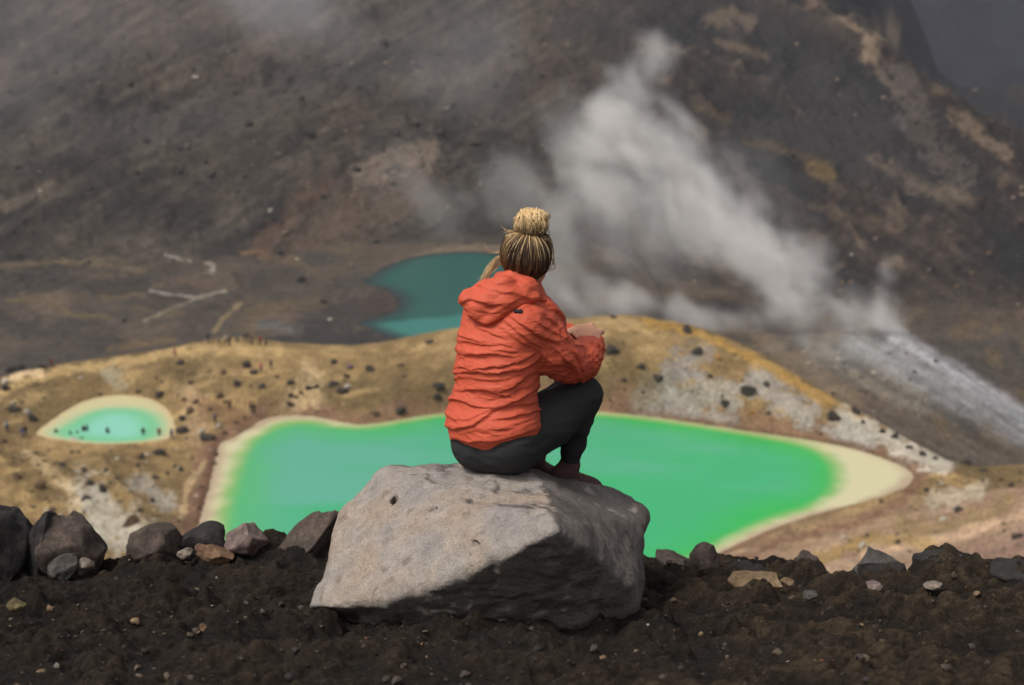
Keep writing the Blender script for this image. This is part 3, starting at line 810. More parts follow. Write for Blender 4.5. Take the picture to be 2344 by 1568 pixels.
# x0, y0, x1, y1 (photo), distance, material, label
FR = [
 (-40, 1158, 72, 1310, 5.5, 'dark', 'black lava rock at the very left end of the rocky edge'),
 (52, 1178, 134, 1300, 5.62, 'dark', 'black rounded rock behind the smooth dark boulder at the left of the edge'),
 (96, 1190, 232, 1335, 5.35, 'brown', 'smooth dark round boulder with a tan foot, left of the gap showing ochre slope'),
 (60, 1235, 100, 1290, 5.3, 'tan', 'small tan stone wedged between the black rocks at the left'),
 (-20, 1260, 66, 1320, 5.1, 'grey', 'flat grey stone under the black rocks at the far left'),
 (40, 1272, 150, 1315, 5.15, 'gold', 'mustard coloured stone below the black rocks at the left'),
 (108, 1270, 178, 1322, 5.0, 'grey', 'blue grey pointed stone under the smooth dark round boulder'),
 (172, 1276, 215, 1318, 5.0, 'pale', 'small pale pointed stone right of the blue grey one'),
 (286, 1206, 420, 1300, 5.6, 'brown', 'wide dark brown rock with a flat sloping top right of the ochre gap'),
 (392, 1203, 520, 1290, 5.66, 'dark', 'dark humped rock whose right end meets the pale lake shore'),
 (275, 1262, 420, 1335, 5.3, 'grey', 'long grey cracked stone in front of the wide dark brown rock'),
 (320, 1290, 400, 1330, 5.1, 'pink', 'pinkish stone half buried at the front of the cracked grey one'),
 (388, 1284, 450, 1315, 5.1, 'pale', 'cream stone lying in front of the dark humped rock'),
 (404, 1255, 440, 1284, 5.3, 'pale', 'small pale stone on the right end of the cracked grey stone'),
 (442, 1248, 536, 1290, 5.2, 'rust', 'orange banded stone between the dark humped rock and the brown slab'),
 (512, 1200, 610, 1262, 5.62, 'pink', 'low pinkish rock touching the left end of the brown slab'),
 (574, 1148, 790, 1280, 5.5, 'brown', 'big brown slab rising towards the left side of the large pale boulder'),
 (575, 1240, 612, 1264, 5.15, 'pale', 'small whitish stone below the brown slab'),
 (596, 1262, 628, 1280, 5.0, 'tan', 'small tan stone below the whitish one near the brown slab'),
 (1502, 1234, 1606, 1320, 5.5, 'brown', 'pointed brown grey rock standing right of the large pale boulder'),
 (1582, 1258, 1652, 1320, 5.45, 'brown', 'lower brown rock leaning on the pointed one right of the large boulder'),
 (1650, 1290, 1735, 1330, 5.5, 'dark', 'flat black lump on the edge where the pinkish shore begins'),
 (1712, 1296, 1762, 1335, 5.4, 'dark', 'small black lump beside the flat one on the edge above the pinkish shore'),
 (1800, 1268, 1880, 1325, 5.6, 'brown', 'tan topped brown rock in the middle of the right edge'),
 (1956, 1262, 2076, 1345, 5.7, 'grey', 'pale grey angular rock on the right edge with a dark rock leaning on it'),
 (1975, 1290, 2080, 1350, 5.5, 'dark', 'dark triangular rock leaning against the pale grey angular one'),
 (2098, 1272, 2200, 1345, 5.5, 'dark', 'big dark jagged rock near the right end of the edge'),
 (2170, 1290, 2270, 1350, 5.4, 'dark', 'low dark rock sloping down to the right of the big jagged one'),
 (2262, 1292, 2380, 1360, 5.4, 'dark', 'dark rock cut off by the right border of the photo'),
 (1668, 1318, 1790, 1352, 5.0, 'tan', 'curved tan slab lying on the black scoria right of the large boulder'),
 (1786, 1325, 1820, 1345, 5.0, 'tan', 'small tan stone at the right tip of the curved slab'),
 (1972, 1334, 2022, 1356, 4.95, 'pink', 'pale pink flat stone on the dark scoria at the right'),
 (1838, 1352, 1875, 1376, 4.8, 'grey', 'small grey wedge of stone left of and below the pale pink one'),
 (2115, 1335, 2160, 1352, 4.95, 'pale', 'small pale stone in front of the big dark jagged rock'),
 (14, 1374, 60, 1405, 4.4, 'gold', 'lone yellow stone on the black scoria at the lower left'),
 (455, 1428, 478, 1446, 4.0, 'rust', 'tiny red stone on the black scoria below the orange banded stone'),
]
rs = 0
for x0, y0, x1, y1, Y0, mk, lab in FR:
    rs += 1
    if y1 <= 1325 or (x0 < 640 and y1 < 1340): Y0 = max(Y0, 5.52 + 0.04 * (rs % 7))
    a_, b_ = P(x0, (y0 + y1) / 2, Y0), P(x1, (y0 + y1) / 2, Y0)
    top, bot = P((x0 + x1) / 2, y0, Y0), P((x0 + x1) / 2, y1, Y0)
    w = (b_[0] - a_[0]) / 2; h = (top[2] - bot[2]) / 2
    if w > 0.05: h *= 1.25; bot = bot - np.array([0, 0, h * 0.4])
    v, f = rock_np(1000 + rs * 7, cuts=15 if h > 0.04 else 9, sub=5 if w > 0.06 else 4, rough=0.11)
    r_ = np.random.default_rng(rs)
    if 'big brown slab' in lab: 
        v[:, 2] += 0.0
    ext = v.max(0) - v.min(0)
    v = (v - (v.max(0) + v.min(0)) / 2) / ext * 2
    v = v * np.array([w, max(w * 0.8, h), h])
    sk = {'big brown slab rising towards the left side of the large pale boulder': 0.55, 'pointed brown grey rock standing right of the large pale boulder': -0.25,
          'low dark rock sloping down to the right of the big jagged one': -0.3}.get(lab, 0)
    if sk:
        v[:, 2] = -h + (v[:, 2] + h) * np.clip(0.62 + sk * v[:, 0] / w, 0.15, 1.2)
    me = tri_mesh('edge_rock', v, f)
    o = link('loose_rock', me, MR[mk], loc=tuple((top + bot) / 2 + np.array([0, max(w * 0.3, 0), 0])))
    tag(o, lab, 'rock', 'rocks along the edge of the dark slope')

# scattered grit on the slope: nobody could count it
gv, gf, gcx = [], [], []
off = 0
protos = [rock_np(50 + i, cuts=7, sub=1, rough=0.08) for i in range(6)]
N = 3600
ys_ = 2.75 + 3.0 * RNG.random(N) ** 0.8; as_ = RNG.uniform(-0.5, 0.5, N)
zi = None
rows = np.searchsorted(gY, ys_).clip(0, len(gY) - 1); cols_ = np.clip(((as_ - ga[0]) / (ga[1] - ga[0])).astype(int), 0, gc - 1)
zs = GZ[rows, cols_]
size = np.clip(0.0035 * RNG.pareto(2.4, N) + 0.0035, 0.0035, 0.020)
pal = np.array([srgb(60, 56, 54), srgb(78, 70, 64), srgb(96, 84, 72), srgb(128, 108, 84), srgb(150, 140, 128), srgb(120, 76, 62)])
pc = RNG.choice(len(pal), N, p=[0.42, 0.30, 0.20, 0.055, 0.012, 0.013])
for i in range(N):
    v, f = protos[i % 6]
    th = RNG.uniform(0, 6.28); R = np.array([[math.cos(th), -math.sin(th), 0], [math.sin(th), math.cos(th), 0], [0, 0, 1]])
    gv.append((v * np.array([1, RNG.uniform(.6, 1), RNG.uniform(.45, .8)])) @ R.T * size[i] + np.array([ys_[i] * as_[i], ys_[i], zs[i] + size[i] * 0.25]))
    gf.append(f + off); off += len(v); gcx.append(np.tile(pal[pc[i]] * RNG.uniform(0.8, 1.2), (len(v), 1)))
gm = mesh_np('gravel', np.concatenate(gv), np.concatenate(gf), False)
add_attr(gm, 'tint', np.concatenate(gcx))
m = NT('grit'); co = m.coord(); nA = m.noise(co, 90, 4, 0.7)
M_grit = m.fin(m.mix(1.0, m.attr('tint'), m.ramp(nA, [(0.3, G(0.7)), (0.7, G(1.3))]), 'MULTIPLY'), m.bump(nA, 0.5, 0.004), 0.95, 0.1)
tag(link('gravel', gm, M_grit), 'loose cinders and pebbles strewn over the dark slope', 'gravel', kind='stuff')

# ------------------------------------------------------------------ the woman on the boulder
def colour_material(name, base, rough=0.8, nscale=60, bstr=0.2, bdist=0.003, spec=0.25, var=0.15, objcol=False):
    m = NT(name); co = m.coord(); n = m.noise(co, nscale, 5, 0.65)
    c = base
    if objcol:
        oi = m.n('ShaderNodeObjectInfo'); c = oi.outputs['Color']
    c = m.mix(1.0, c, m.ramp(n, [(0.3, G(1 - var)), (0.7, G(1 + var))]), 'MULTIPLY')
    return m.fin(c, m.bump(n, bstr, bdist), rough, spec)

FW = np.array([0.75, 0.66, 0.0]); FW /= np.linalg.norm(FW)
RT = np.array([FW[1], -FW[0], 0.0]); UPV = np.array([0, 0, 1.0])
FR3 = np.stack([RT, FW, UPV], 1)
person = tag(link('person', None, loc=tuple(P(1150, 1066, 4.80))), 'person in orange hooded jacket and black leggings, blonde bun, seated on the big boulder', 'person')
porg = np.array(person.location)
def part(name, V, F, mat, parent=person, extra=None):
    o = link(name, mesh_np(name, V - porg, F), mat)
    if extra is not None: add_attr(o.data, 'tint', extra)
    o.parent = parent
    return o

J = dict(pel=P(1132, 1005, 4.82), wst=P(1138, 890, 4.83), chs=P(1150, 765, 4.88), nck=P(1190, 668, 4.92), hd=P(1210, 590, 4.95),
         shl=P(1105, 730, 5.02), ell=P(1155, 860, 5.22), wrl=P(1296, 764, 5.20),
         shr=P(1205, 745, 4.82), elr=P(1318, 842, 4.93), wrr=P(1364, 786, 5.08),
         hpl=P(1105, 1010, 4.92), knl=P(1292, 905, 5.24), anl=P(1228, 1034, 5.14),
         hpr=P(1172, 1012, 4.77), knr=P(1332, 905, 5.0), anr=P(1304, 1058, 5.02))
lo = P(1010, 1130, 4.5) - 0.06; hi = P(1400, 560, 5.4) + 0.10
lo = np.array([P(990, 900, 4.8)[0], 4.50, P(1200, 1120, 5.3)[2] - 0.05]); hi = np.array([P(1400, 900, 5.2)[0] + 0.03, 5.50, P(1200, 540, 4.9)[2] + 0.03])

def hand(f, W, d, up, thumb_side, curl=0.5, L=0.17):
    """palm, four fingers and a thumb; d along the hand, up = back of the hand"""
    d = d / np.linalg.norm(d); up = up - d * (up @ d); up /= np.linalg.norm(up); s = np.cross(d, up)
    pc = W + d * 0.045
    f.ell(pc, (0.047, 0.038, 0.014), np.stack([d, s, up], 1), 0.012)
    for i, (off, ln) in enumerate(((-0.029, 0.066), (-0.010, 0.078), (0.010, 0.074), (0.028, 0.058))):
        off *= -thumb_side
        a = W + d * 0.082 + s * off; ang = curl * (0.7 + 0.12 * i); pts = [(a, 0.0088)]
        p = a; th = 0.15
        for q in (0.42, 0.32, 0.26):
            th += ang * 0.75
            p = p + (d * math.cos(th) - up * math.sin(th)) * ln * q; pts.append((p, 0.0084 - 0.0006 * len(pts)))
        f.chain(pts, 0.003)
    a = W + d * 0.03 + s * 0.030 * thumb_side
    b = a + (d * 0.55 + s * 0.7 * thumb_side - up * 0.4) * 0.036
    c = b + (d * 0.85 + s * 0.15 * thumb_side - up * 0.4) * 0.030
    f.chain([(a, 0.012), (b, 0.0105), (c, 0.0088)], 0.006)

bf = Field(lo, hi, 0.0048)
E = lambda c, r, k=0.03, rot=FR3, s=1: bf.ell(c, r, rot, k, s)
E(J['pel'], (0.155, 0.12, 0.11)); E(J['wst'], (0.125, 0.095, 0.13), 0.05); E(J['chs'], (0.15, 0.10, 0.13), 0.05)
bf.cone(J['chs'] + UPV * 0.06, J['nck'], 0.075, 0.052, 0.05); bf.cone(J['nck'], J['hd'] - UPV * 0.03 - FW * 0.01, 0.05, 0.052, 0.02)
# head with face
H = J['hd']; HF0 = np.array([0.38, 0.925, 0.0]); HT = np.array([0.925, -0.38, 0.0])
hf = HF0 * math.cos(0.12) - UPV * math.sin(0.12); hu = np.cross(HT, hf)
HR = np.stack([HT, hf, hu], 1)
bf.ell(H + hu * 0.012, (0.072, 0.090, 0.090), HR, 0.02); bf.ell(H + hf * 0.028 - hu * 0.045, (0.054, 0.062, 0.062), HR, 0.02)
bf.ell(H + hf * 0.070 - hu * 0.088, (0.022, 0.02, 0.018), HR, 0.02)                       # chin
bf.cone(H + hf * 0.088 + hu * 0.004, H + hf * 0.108 - hu * 0.030, 0.008, 0.012, 0.010)      # nose
for s in (-1, 1):
    bf.ell(H + hf * 0.083 + hu * 0.012 + HT * 0.032 * s, (0.014, 0.006, 0.009), HR, 0, -1)    # eye sockets
    bf.ell(H + hf * 0.074 + hu * 0.011 + HT * 0.032 * s, (0.012, 0.010, 0.010), HR, 0.002)
    bf.cone(H + hf * 0.084 + hu * 0.026 + HT * 0.014 * s, H + hf * 0.076 + hu * 0.028 + HT * 0.046 * s, 0.006, 0.005, 0.01)
    bf.ell(H - hf * 0.008 - hu * 0.012 + HT * 0.074 * s, (0.008, 0.018, 0.029), HR, 0.006)    # ears
    bf.ell(H + hf * 0.068 - hu * 0.020 + HT * 0.040 * s, (0.02, 0.02, 0.02), HR, 0.02)
bf.ell(H + hf * 0.086 - hu * 0.055, (0.022, 0.010, 0.005), HR, 0.004); bf.ell(H + hf * 0.085 - hu * 0.065, (0.019, 0.010, 0.006), HR, 0.004)
for sh, el, wr in (('shl', 'ell', 'wrl'), ('shr', 'elr', 'wrr')):
    bf.chain([(J[sh], 0.042), (J[el], 0.038), (J[wr], 0.026)], 0.02)
for a, b, c in (('hpl', 'knl', 'anl'), ('hpr', 'knr', 'anr')):
    bf.chain([(J[a], 0.072), (J[b], 0.045)], 0.03)
    m_ = J[b] * 0.68 + J[c] * 0.32 - FW * 0.015
    bf.chain([(J[b], 0.045), (m_, 0.038), (J[c], 0.030)], 0.02)
    bf.cone(J[c] - UPV * 0.02, J[c] - UPV * 0.045 + FW * 0.02, 0.026, 0.022, 0.02)
dR = P(1332, 750, 5.17) - J['wrr']; dL = P(1345, 762, 5.07) - J['wrl']
bf.chain([(J['wrr'], 0.026), (J['wrr'] + dR / np.linalg.norm(dR) * 0.02 + UPV * 0.012, 0.024)], 0.01)
hand(bf, J['wrr'] + UPV * 0.016, dR + UPV * 0.010, UPV * 0.9 - RT * 0.1, 1, 0.95)
hand(bf, J['wrl'] + UPV * 0.012 + dL / np.linalg.norm(dL) * 0.015, dL, UPV * 0.95 - FW * 0.25, -1, 0.8)
V_, F_ = bf.mesh()
V_ = relax(V_, F_, 1, 0.3)
M_skin = colour_material('skin', srgb(206, 152, 122), 0.55, 90, 0.15, 0.002, 0.35, 0.08)
part('body', V_, F_, M_skin)

# leggings
lf = Field(np.array([lo[0], lo[1], lo[2]]), np.array([hi[0], hi[1], J['wst'][2] + 0.1]), 0.0065)
lf.ell(J['pel'] - UPV * 0.012, (0.172, 0.138, 0.112), FR3, 0.03)
lf.ell(P(1095, 1015, 4.80), (0.085, 0.09, 0.08), FR3, 0.05); lf.ell(P(1175, 1018, 4.72), (0.085, 0.09, 0.08), FR3, 0.05)
for a, b, c, e in (('hpl', 'knl', 'anl', 0), ('hpr', 'knr', 'anr', 0)):
    mid = J[a] * 0.5 + J[b] * 0.5 - UPV * (0.010 if b == 'knr' else 0.03)
    lf.chain([(J[a], 0.108), (mid, 0.096 if b == 'knr' else 0.08), (J[b], 0.076 if b == 'knr' else 0.062)], 0.03)
    m_ = J[b] * 0.66 + J[c] * 0.34 - FW * 0.018
    w_ = 1.0 if b == 'knr' else 0.75
    lf.chain([(J[b], 0.072 * w_), (m_, 0.066 * w_), (J[b] * 0.3 + J[c] * 0.7, 0.046 * w_), (J[c] + UPV * 0.01, 0.036)], 0.02)
LX, LY, LZ = np.meshgrid(*lf.ax, indexing='ij', copy=False)
lf.F = lf.F + (0.0045 * fbm(LX / 0.06 + LZ / 0.05, LY / 0.06, LZ / 0.022, octv=2, seed=401)).astype(np.float32)
V_, F_ = lf.mesh(); V_ = relax(V_, F_, 1, 0.4)
M_legg = colour_material('black_leggings', srgb(54, 54, 55), 0.9, 300, 0.2, 0.001, 0.12, 0.15)
part('leggings', V_, F_, M_legg)

# shoes
def shoe(an, toe_dir, col):
    d = toe_dir / np.linalg.norm(toe_dir); s = np.cross(d, UPV); s /= np.linalg.norm(s); u = np.cross(s, d); R = np.stack([d, s, u], 1)
    c = an - u * 0.052 + d * 0.045
    f = Field(c - 0.2, c + 0.2, 0.004)
    f.ell(c - d * 0.055 + u * 0.012, (0.06, 0.038, 0.042), R, 0.02); f.ell(c + d * 0.05 - u * 0.004, (0.085, 0.045, 0.030), R, 0.03)
    f.cone(an + u * 0.0, an - u * 0.03, 0.041, 0.04, 0.015)
    V1, F1 = f.mesh(); V1 = relax(V1, F1, 1)
    g = Field(c - 0.22, c + 0.22, 0.004)
    g.ell(c + d * 0.005 - u * 0.034, (0.122, 0.042, 0.014), R, 0.0); V2, F2 = g.mesh()
    o = part('shoe', V1, F1, M_shoe); q = part('sole', V2, F2, M_sole, o)
    l = []
    for i in range(4):
        f2 = Field(c - 0.13, c + 0.16, 0.003) if i == 0 else f2
        a = c + d * (0.0 + 0.02 * i) + u * (0.036 - 0.003 * i)
        f2.cone(a - s * 0.014 - u * 0.004, a + s * 0.014 - u * 0.004, 0.003, 0.003, 0)
    V3, F3 = f2.mesh(); part('laces', V3, F3, M_sole, o)
    return o
M_shoe = colour_material('maroon_shoe_fabric', srgb(84, 58, 56), 0.8, 200, 0.3, 0.002, 0.2, 0.25)
M_sole = colour_material('pale_sole', srgb(150, 140, 116), 0.7, 80, 0.2, 0.002, 0.2, 0.2)
shoe(J['anr'] - UPV * 0.01, FW * 0.9 + np.array([0.25, 0, -0.42]), None)
shoe(J['anl'] - UPV * 0.0, FW * 0.8 + np.array([-0.2, 0, -0.35]), None)

# jacket
jf = Field(lo - np.array([0.04, 0.03, -0.25]), hi + np.array([0.02, 0, -0.12]), 0.0044)
def jell(c, r, k=0.05, rot=FR3): jf.ell(c, r, rot, k)
jell(P(1128, 962, 4.82), (0.196, 0.158, 0.13)); jell(P(1137, 870, 4.84), (0.168, 0.135, 0.15)); jell(P(1140, 800, 4.86), (0.168, 0.13, 0.13))
jell(P(1152, 738, 4.89), (0.178, 0.115, 0.12), 0.06)
jf.cone(P(1160, 720, 4.9), P(1198, 662, 4.93), 0.10, 0.072, 0.05)
jf.chain([(J['shl'], 0.078), (J['ell'], 0.066), (J['wrl'] + (J['wrl'] - J['ell']) * 0.04 , 0.036)], 0.04)
eb = P(1310, 832, 4.93)
jf.chain([(P(1200, 745, 4.80), 0.086), (P(1256, 796, 4.85), 0.080), (eb, 0.072)], 0.03)
jf.chain([(eb, 0.066), (P(1333, 828, 4.98), 0.069), (P(1348, 806, 5.04), 0.056), (J['wrr'] + np.array([0, 0.01, -0.004]), 0.036)], 0.015)
jf.cone(P(1238, 808, 4.84), P(1300, 836, 4.92), 0.062, 0.066, 0.03)
jf.cone(P(1235, 715, 4.88), P(1262, 742, 4.96), 0.06, 0.05, 0.06)
# hem: everything below a slanting plane goes
a, b, c = P(1036, 1028, 4.88), P(1150, 1052, 4.66), P(1240, 1006, 4.70)
hn = np.cross(b - a, c - a); hn /= np.linalg.norm(hn)
if hn[2] < 0: hn = -hn
JX, JY, JZ = np.meshgrid(*jf.ax, indexing='ij', copy=False)
cut = -(((JX - a[0]) * hn[0] + (JY - a[1]) * hn[1] + (JZ - a[2]) * hn[2])) - 0.006
torso_side = (JX * RT[0] + JY * RT[1]) * 0 + 1
kneeside = ((JX - P(1262, 900, 4.8)[0]) * FW[0] + (JY - 4.8) * FW[1]) > 0.16
cut = np.where(kneeside, -1, cut).astype(np.float32)
k = 0.015; hh = np.clip(0.5 + 0.5 * (cut - jf.F) / k, 0, 1); jf.F = (jf.F * (1 - hh) + cut * hh + k * hh * (1 - hh)).astype(np.float32)
V_, F_ = jf.mesh(); V_ = relax(V_, F_, 1, 0.4)

def worley(x, y, seed):
    fx, fy = np.floor(x), np.floor(y)
    f1 = np.full(x.shape, 9.0); f2 = np.full(x.shape, 9.0)
    z = np.zeros(x.shape, np.int64)
    for i in (-1, 0, 1):
        for j in (-1, 0, 1):
            cx, cy_ = (fx + i).astype(np.int64), (fy + j).astype(np.int64)
            px = fx + i + _hash(cx, cy_, z, seed); py = fy + j + _hash(cx, cy_, z, seed + 7)
            d = np.hypot(px - x, py - y)
            f2 = np.where(d < f1, f1, np.minimum(f2, d)); f1 = np.minimum(f1, d)
    return f1, f2

def crumple(x, y, seed):
    """creased cloth: flat facets meeting in sharp ridges"""
    f1, f2 = worley(x, y, seed)
    return np.clip(1 - (f2 - f1) / 0.42, 0, 1) ** 1.3 - 0.12 * f1

def zA(*p): return [(983 + x * .2651, 453.7 + y * .2651) for x, y in p]
def zB(*p): return [(983 + x * .217, 794 + y * .217) for x, y in p]
BACK = [zB((240, 20), (380, 75), (560, 60), (720, 50)), zB((225, 250), (330, 190), (450, 230), (650, 190), (900, 160), (1090, 70)), zB((225, 335), (330, 310), (560, 340), (750, 345), (900, 300), (1110, 170)),
 zB((215, 400), (300, 460), (450, 430), (700, 450), (860, 380), (1130, 240)), zB((230, 450), (420, 600), (560, 640), (800, 600), (1000, 490), (1190, 400)), zB((470, 600), (700, 540), (900, 450), (1180, 330)),
 zB((110, 640), (200, 745), (400, 765), (560, 700), (650, 650), (900, 590), (1210, 560)), zB((130, 820), (300, 850), (500, 800), (600, 720), (680, 660)), zB((300, 930), (500, 850), (700, 925), (900, 900), (1190, 750)),
 zB((190, 950), (450, 985), (700, 965), (900, 935), (1180, 830)), zB((700, 770), (900, 710), (1210, 640)), zB((750, 840), (950, 800), (1200, 700)), zB((580, 420), (700, 480), (850, 500), (1000, 540)), zB((160, 560), (260, 540), (380, 560)),
 zB((600, 140), (800, 120), (1000, 50)), zB((850, 250), (1000, 200), (1150, 110)), zB((640, 480), (820, 430), (1000, 330)), zB((1000, 620), (1100, 600), (1210, 610)), zB((600, 860), (760, 850), (900, 850)),
 zA((235, 1160), (330, 1190), (480, 1230), (560, 1240)), zA((360, 1150), (560, 1210), (700, 1260)), zA((205, 1230), (330, 1222), (500, 1260), (640, 1245), (800, 1290)), zA((205, 1290), (350, 1330), (560, 1320), (780, 1345)),
 zA((205, 1385), (330, 1355), (500, 1345), (700, 1372), (880, 1335)), zA((195, 1440), (350, 1422), (450, 1452), (620, 1405), (880, 1345)), zA((190, 1510), (400, 1482), (600, 1502), (800, 1442), (900, 1392)),
 zA((560, 1080), (720, 1180), (900, 1290), (1060, 1370)), zA((650, 1060), (800, 1160), (960, 1290)), zA((700, 1010), (850, 1110), (1000, 1200), (1100, 1230)), zA((840, 1000), (960, 1090), (1100, 1170), (1220, 1235)),
 zA((900, 920), (1020, 1020), (1130, 1120), (1180, 1200)), zA((1000, 880), (1090, 960), (1160, 1060)), zA((770, 965), (890, 885), (1000, 865)), zA((420, 1120), (560, 1160), (680, 1210)), zA((500, 1290), (640, 1300), (780, 1310)),
 zA((1240, 1262), (1300, 1305), (1350, 1420), (1362, 1530)), zA((1250, 1262), (1380, 1292), (1470, 1390)), zA((1228, 1290), (1290, 1400), (1335, 1510)), zA((1250, 1245), (1330, 1195), (1430, 1172)), zA((1100, 1310), (1230, 1425), (1330, 1525)),
 zA((1290, 1260), (1400, 1250), (1500, 1300)), zA((1380, 1330), (1450, 1420), (1440, 1500)), zA((960, 1330), (1060, 1400), (1150, 1430)), zA((1180, 1330), (1260, 1460), (1300, 1550))]
HOODF = [zA((225, 805), (330, 745), (450, 742), (540, 785)), zA((235, 905), (330, 862), (450, 872), (600, 905), (700, 890)), zA((330, 915), (450, 962), (560, 972)), zA((560, 725), (680, 685), (800, 745), (880, 825)),
 zA((600, 805), (760, 812), (900, 855)), zA((300, 1010), (400, 1060), (480, 1082), (620, 1025), (720, 965)), zA((650, 625), (760, 655), (860, 735), (960, 845)), zA((450, 720), (560, 660), (650, 640)), zA((480, 1000), (600, 960), (760, 880))]
def fold_field(U1, V1, items, up=10.0, dn=3.8, wob=None):
    h = np.zeros(U1.shape); W = wob if wob is not None else 0
    for q, pts in enumerate(items):
        # round the traced line a little
        p = np.array(pts); t = np.linspace(0, len(p) - 1, 3 * len(p)); p = np.stack([np.interp(t, np.arange(len(p)), p[:, i]) for i in (0, 1)], 1)
        for _ in range(2): p[1:-1] = (p[:-2] + 2 * p[1:-1] + p[2:]) / 4
        L = np.concatenate([[0], np.cumsum(np.hypot(*np.diff(p, axis=0).T))]); 
        sel = (U1 > p[:, 0].min() - 30) & (U1 < p[:, 0].max() + 30) & (V1 > p[:, 1].min() - 34) & (V1 < p[:, 1].max() + 30)
        X, Yc = U1[sel], V1[sel] + (W[sel] if wob is not None else 0)
        bd = np.full(X.shape, 1e9); bs = np.zeros(X.shape); bt = np.zeros(X.shape)
        for i in range(len(p) - 1):
            ex, ey = p[i + 1] - p[i]; t = np.clip(((X - p[i, 0]) * ex + (Yc - p[i, 1]) * ey) / (ex * ex + ey * ey + 1e-9), 0, 1)
            dx, dy = X - p[i, 0] - t * ex, Yc - p[i, 1] - t * ey; d = np.hypot(dx, dy); m = d < bd
            bd = np.where(m, d, bd); bs = np.where(m, np.sign(ex * dy - ey * dx) * np.sign(ex if abs(ex) > 1e-6 else 1), bs); bt = np.where(m, (L[i] + t * (L[i + 1] - L[i])) / L[-1], bt)
        w = np.where(bs > 0, dn, up)
        prof = np.exp(-(bd / w) ** 1.5) * np.sin(np.clip(bt * 0.92 + 0.04, 0, 1) * math.pi) ** 0.5 * (0.8 + 0.35 * math.sin(q * 2.1))
        h[sel] = np.maximum(h[sel], prof) + 0.25 * np.minimum(h[sel], prof)
    return h

def wrinkle(V, N, amp=1.0):
    U1, V1 = to_px(V)
    sd_ = V[:, 1] / 0.5
    warp = fbm(U1 / 70, V1 / 60, sd_, octv=2, seed=500)
    dx, dy = 1360 - U1, V1 - 862
    ang = np.arctan2(dy, dx); r = np.hypot(dx, dy)
    A = crumple(ang / 0.12 + 0.8 * warp, np.log(r) * 2.2 + 0.6 * warp, 501)
    vary = smooth(-0.3, 0.5, fbm(U1 / 60, V1 / 50, sd_, octv=2, seed=551))
    h = fold_field(U1, V1, BACK, wob=3.0 * fbm(U1 / 18, V1 / 18, octv=2, seed=560))
    small = A * 0.0048 * vary * (0.4 + 0.6 * smooth(700, 800, V1)) + 0.0016 * fbm(U1 / 13, V1 / 7, sd_, octv=2, seed=561)
    big = fbm(V[:, 0] / 0.13, V[:, 1] / 0.13, V[:, 2] / 0.08, octv=2, seed=541)
    slv = smooth(1240, 1300, U1)
    return h * (0.0155 + 0.004 * slv) * amp + small * (1 + 0.8 * slv) + big * 0.005 * amp - 0.003
N_ = vnormals(V_, F_)
hemd = ((V_ - a) @ hn)
dsp = wrinkle(V_, N_, 1.0)
nearhem = (1 - smooth(0.0, 0.045, hemd)) * (np.abs(hemd) < 0.08)
Nd = N_.copy(); Nd[:, 2] *= (1 - nearhem); V_ = V_ + Nd * (dsp * (1 - 0.92 * nearhem))[:, None]
V_[:, 2] -= np.clip(dsp, 0, 0.02) * 0.5 * (1 - nearhem)
V_ = relax(V_, F_, 1, 0.3)
# elastic hem: fine gathers
V_ = V_ + N_ * (0.0015 * np.sin(np.arctan2(V_[:, 1] - 4.82, V_[:, 0] - J['pel'][0]) * 70 + 3 * fbm(V_[:, 0] / .05, V_[:, 1] / .05, octv=1, seed=3)) * (1 - smooth(0.0, 0.03, hemd)) * (hemd > -0.02))[:, None]
m = NT('coral_nylon'); co = m.coord()
n2_ = m.noise(co, 9, 3, 0.55, 1.2); n3_ = m.noise(co, 420, 2, 0.5)
wv = m.n('ShaderNodeMix'); wv.data_type = 'VECTOR'; wv.inputs[0].default_value = 0.06
nv = m.n('ShaderNodeTexNoise', Scale=8.0, Detail=2.0); m.l(co, nv.inputs['Vector']); m.l(m.coord((15, 15, 44)), wv.inputs[4]); m.l(nv.outputs['Color'], wv.inputs[5])
vf = m.n('ShaderNodeTexVoronoi', Scale=1.0); vf.feature = 'DISTANCE_TO_EDGE'; m.l(wv.outputs[1], vf.inputs['Vector'])
nm = m.bump(m.ramp(vf.outputs['Distance'], [(0.0, G(1)), (0.22, G(0.25)), (0.6, G(0))]), 0.45, 0.005); nm = m.bump(n3_, 0.1, 0.0006, nm)
M_jack = m.fin(m.mix(1.0, srgb(200, 88, 62), m.ramp(n2_, [(0.3, G(0.95)), (0.7, G(1.05))]), 'MULTIPLY'), nm, 0.6, 0.25)
jacket = part('jacket', V_, F_, M_jack)

# hood hanging on the back
hfld = Field(P(1020, 780, 4.7) - 0.08, P(1280, 590, 4.95) + 0.08, 0.0042)
hfld.chain([(P(1172, 640, 4.88), 0.030), (P(1112, 664, 4.85), 0.030), (P(1074, 680, 4.84), 0.030)], 0.02)
hfld.chain([(P(1072, 684, 4.83), 0.032), (P(1092, 712, 4.80), 0.026), (P(1116, 732, 4.77), 0.017)], 0.02)
hfld.chain([(P(1200, 664, 4.82), 0.034), (P(1164, 692, 4.775), 0.030), (P(1124, 730, 4.765), 0.017)], 0.02)
hfld.chain([(P(1150, 660, 4.81), 0.045), (P(1116, 690, 4.80), 0.040)], 0.03)
hfld.chain([(P(1150, 636, 4.93), 0.022), (P(1176, 634, 4.87), 0.026), (P(1212, 652, 4.84), 0.024), (P(1238, 688, 4.845), 0.018), (P(1254, 716, 4.88), 0.014)], 0.02)
hfld.chain([(P(1178, 700, 4.775), 0.016), (P(1222, 682, 4.80), 0.020)], 0.02)
V_, F_ = hfld.mesh(); V_ = relax(V_, F_, 2, 0.5); N_ = vnormals(V_, F_)
U1, V1 = to_px(V_)
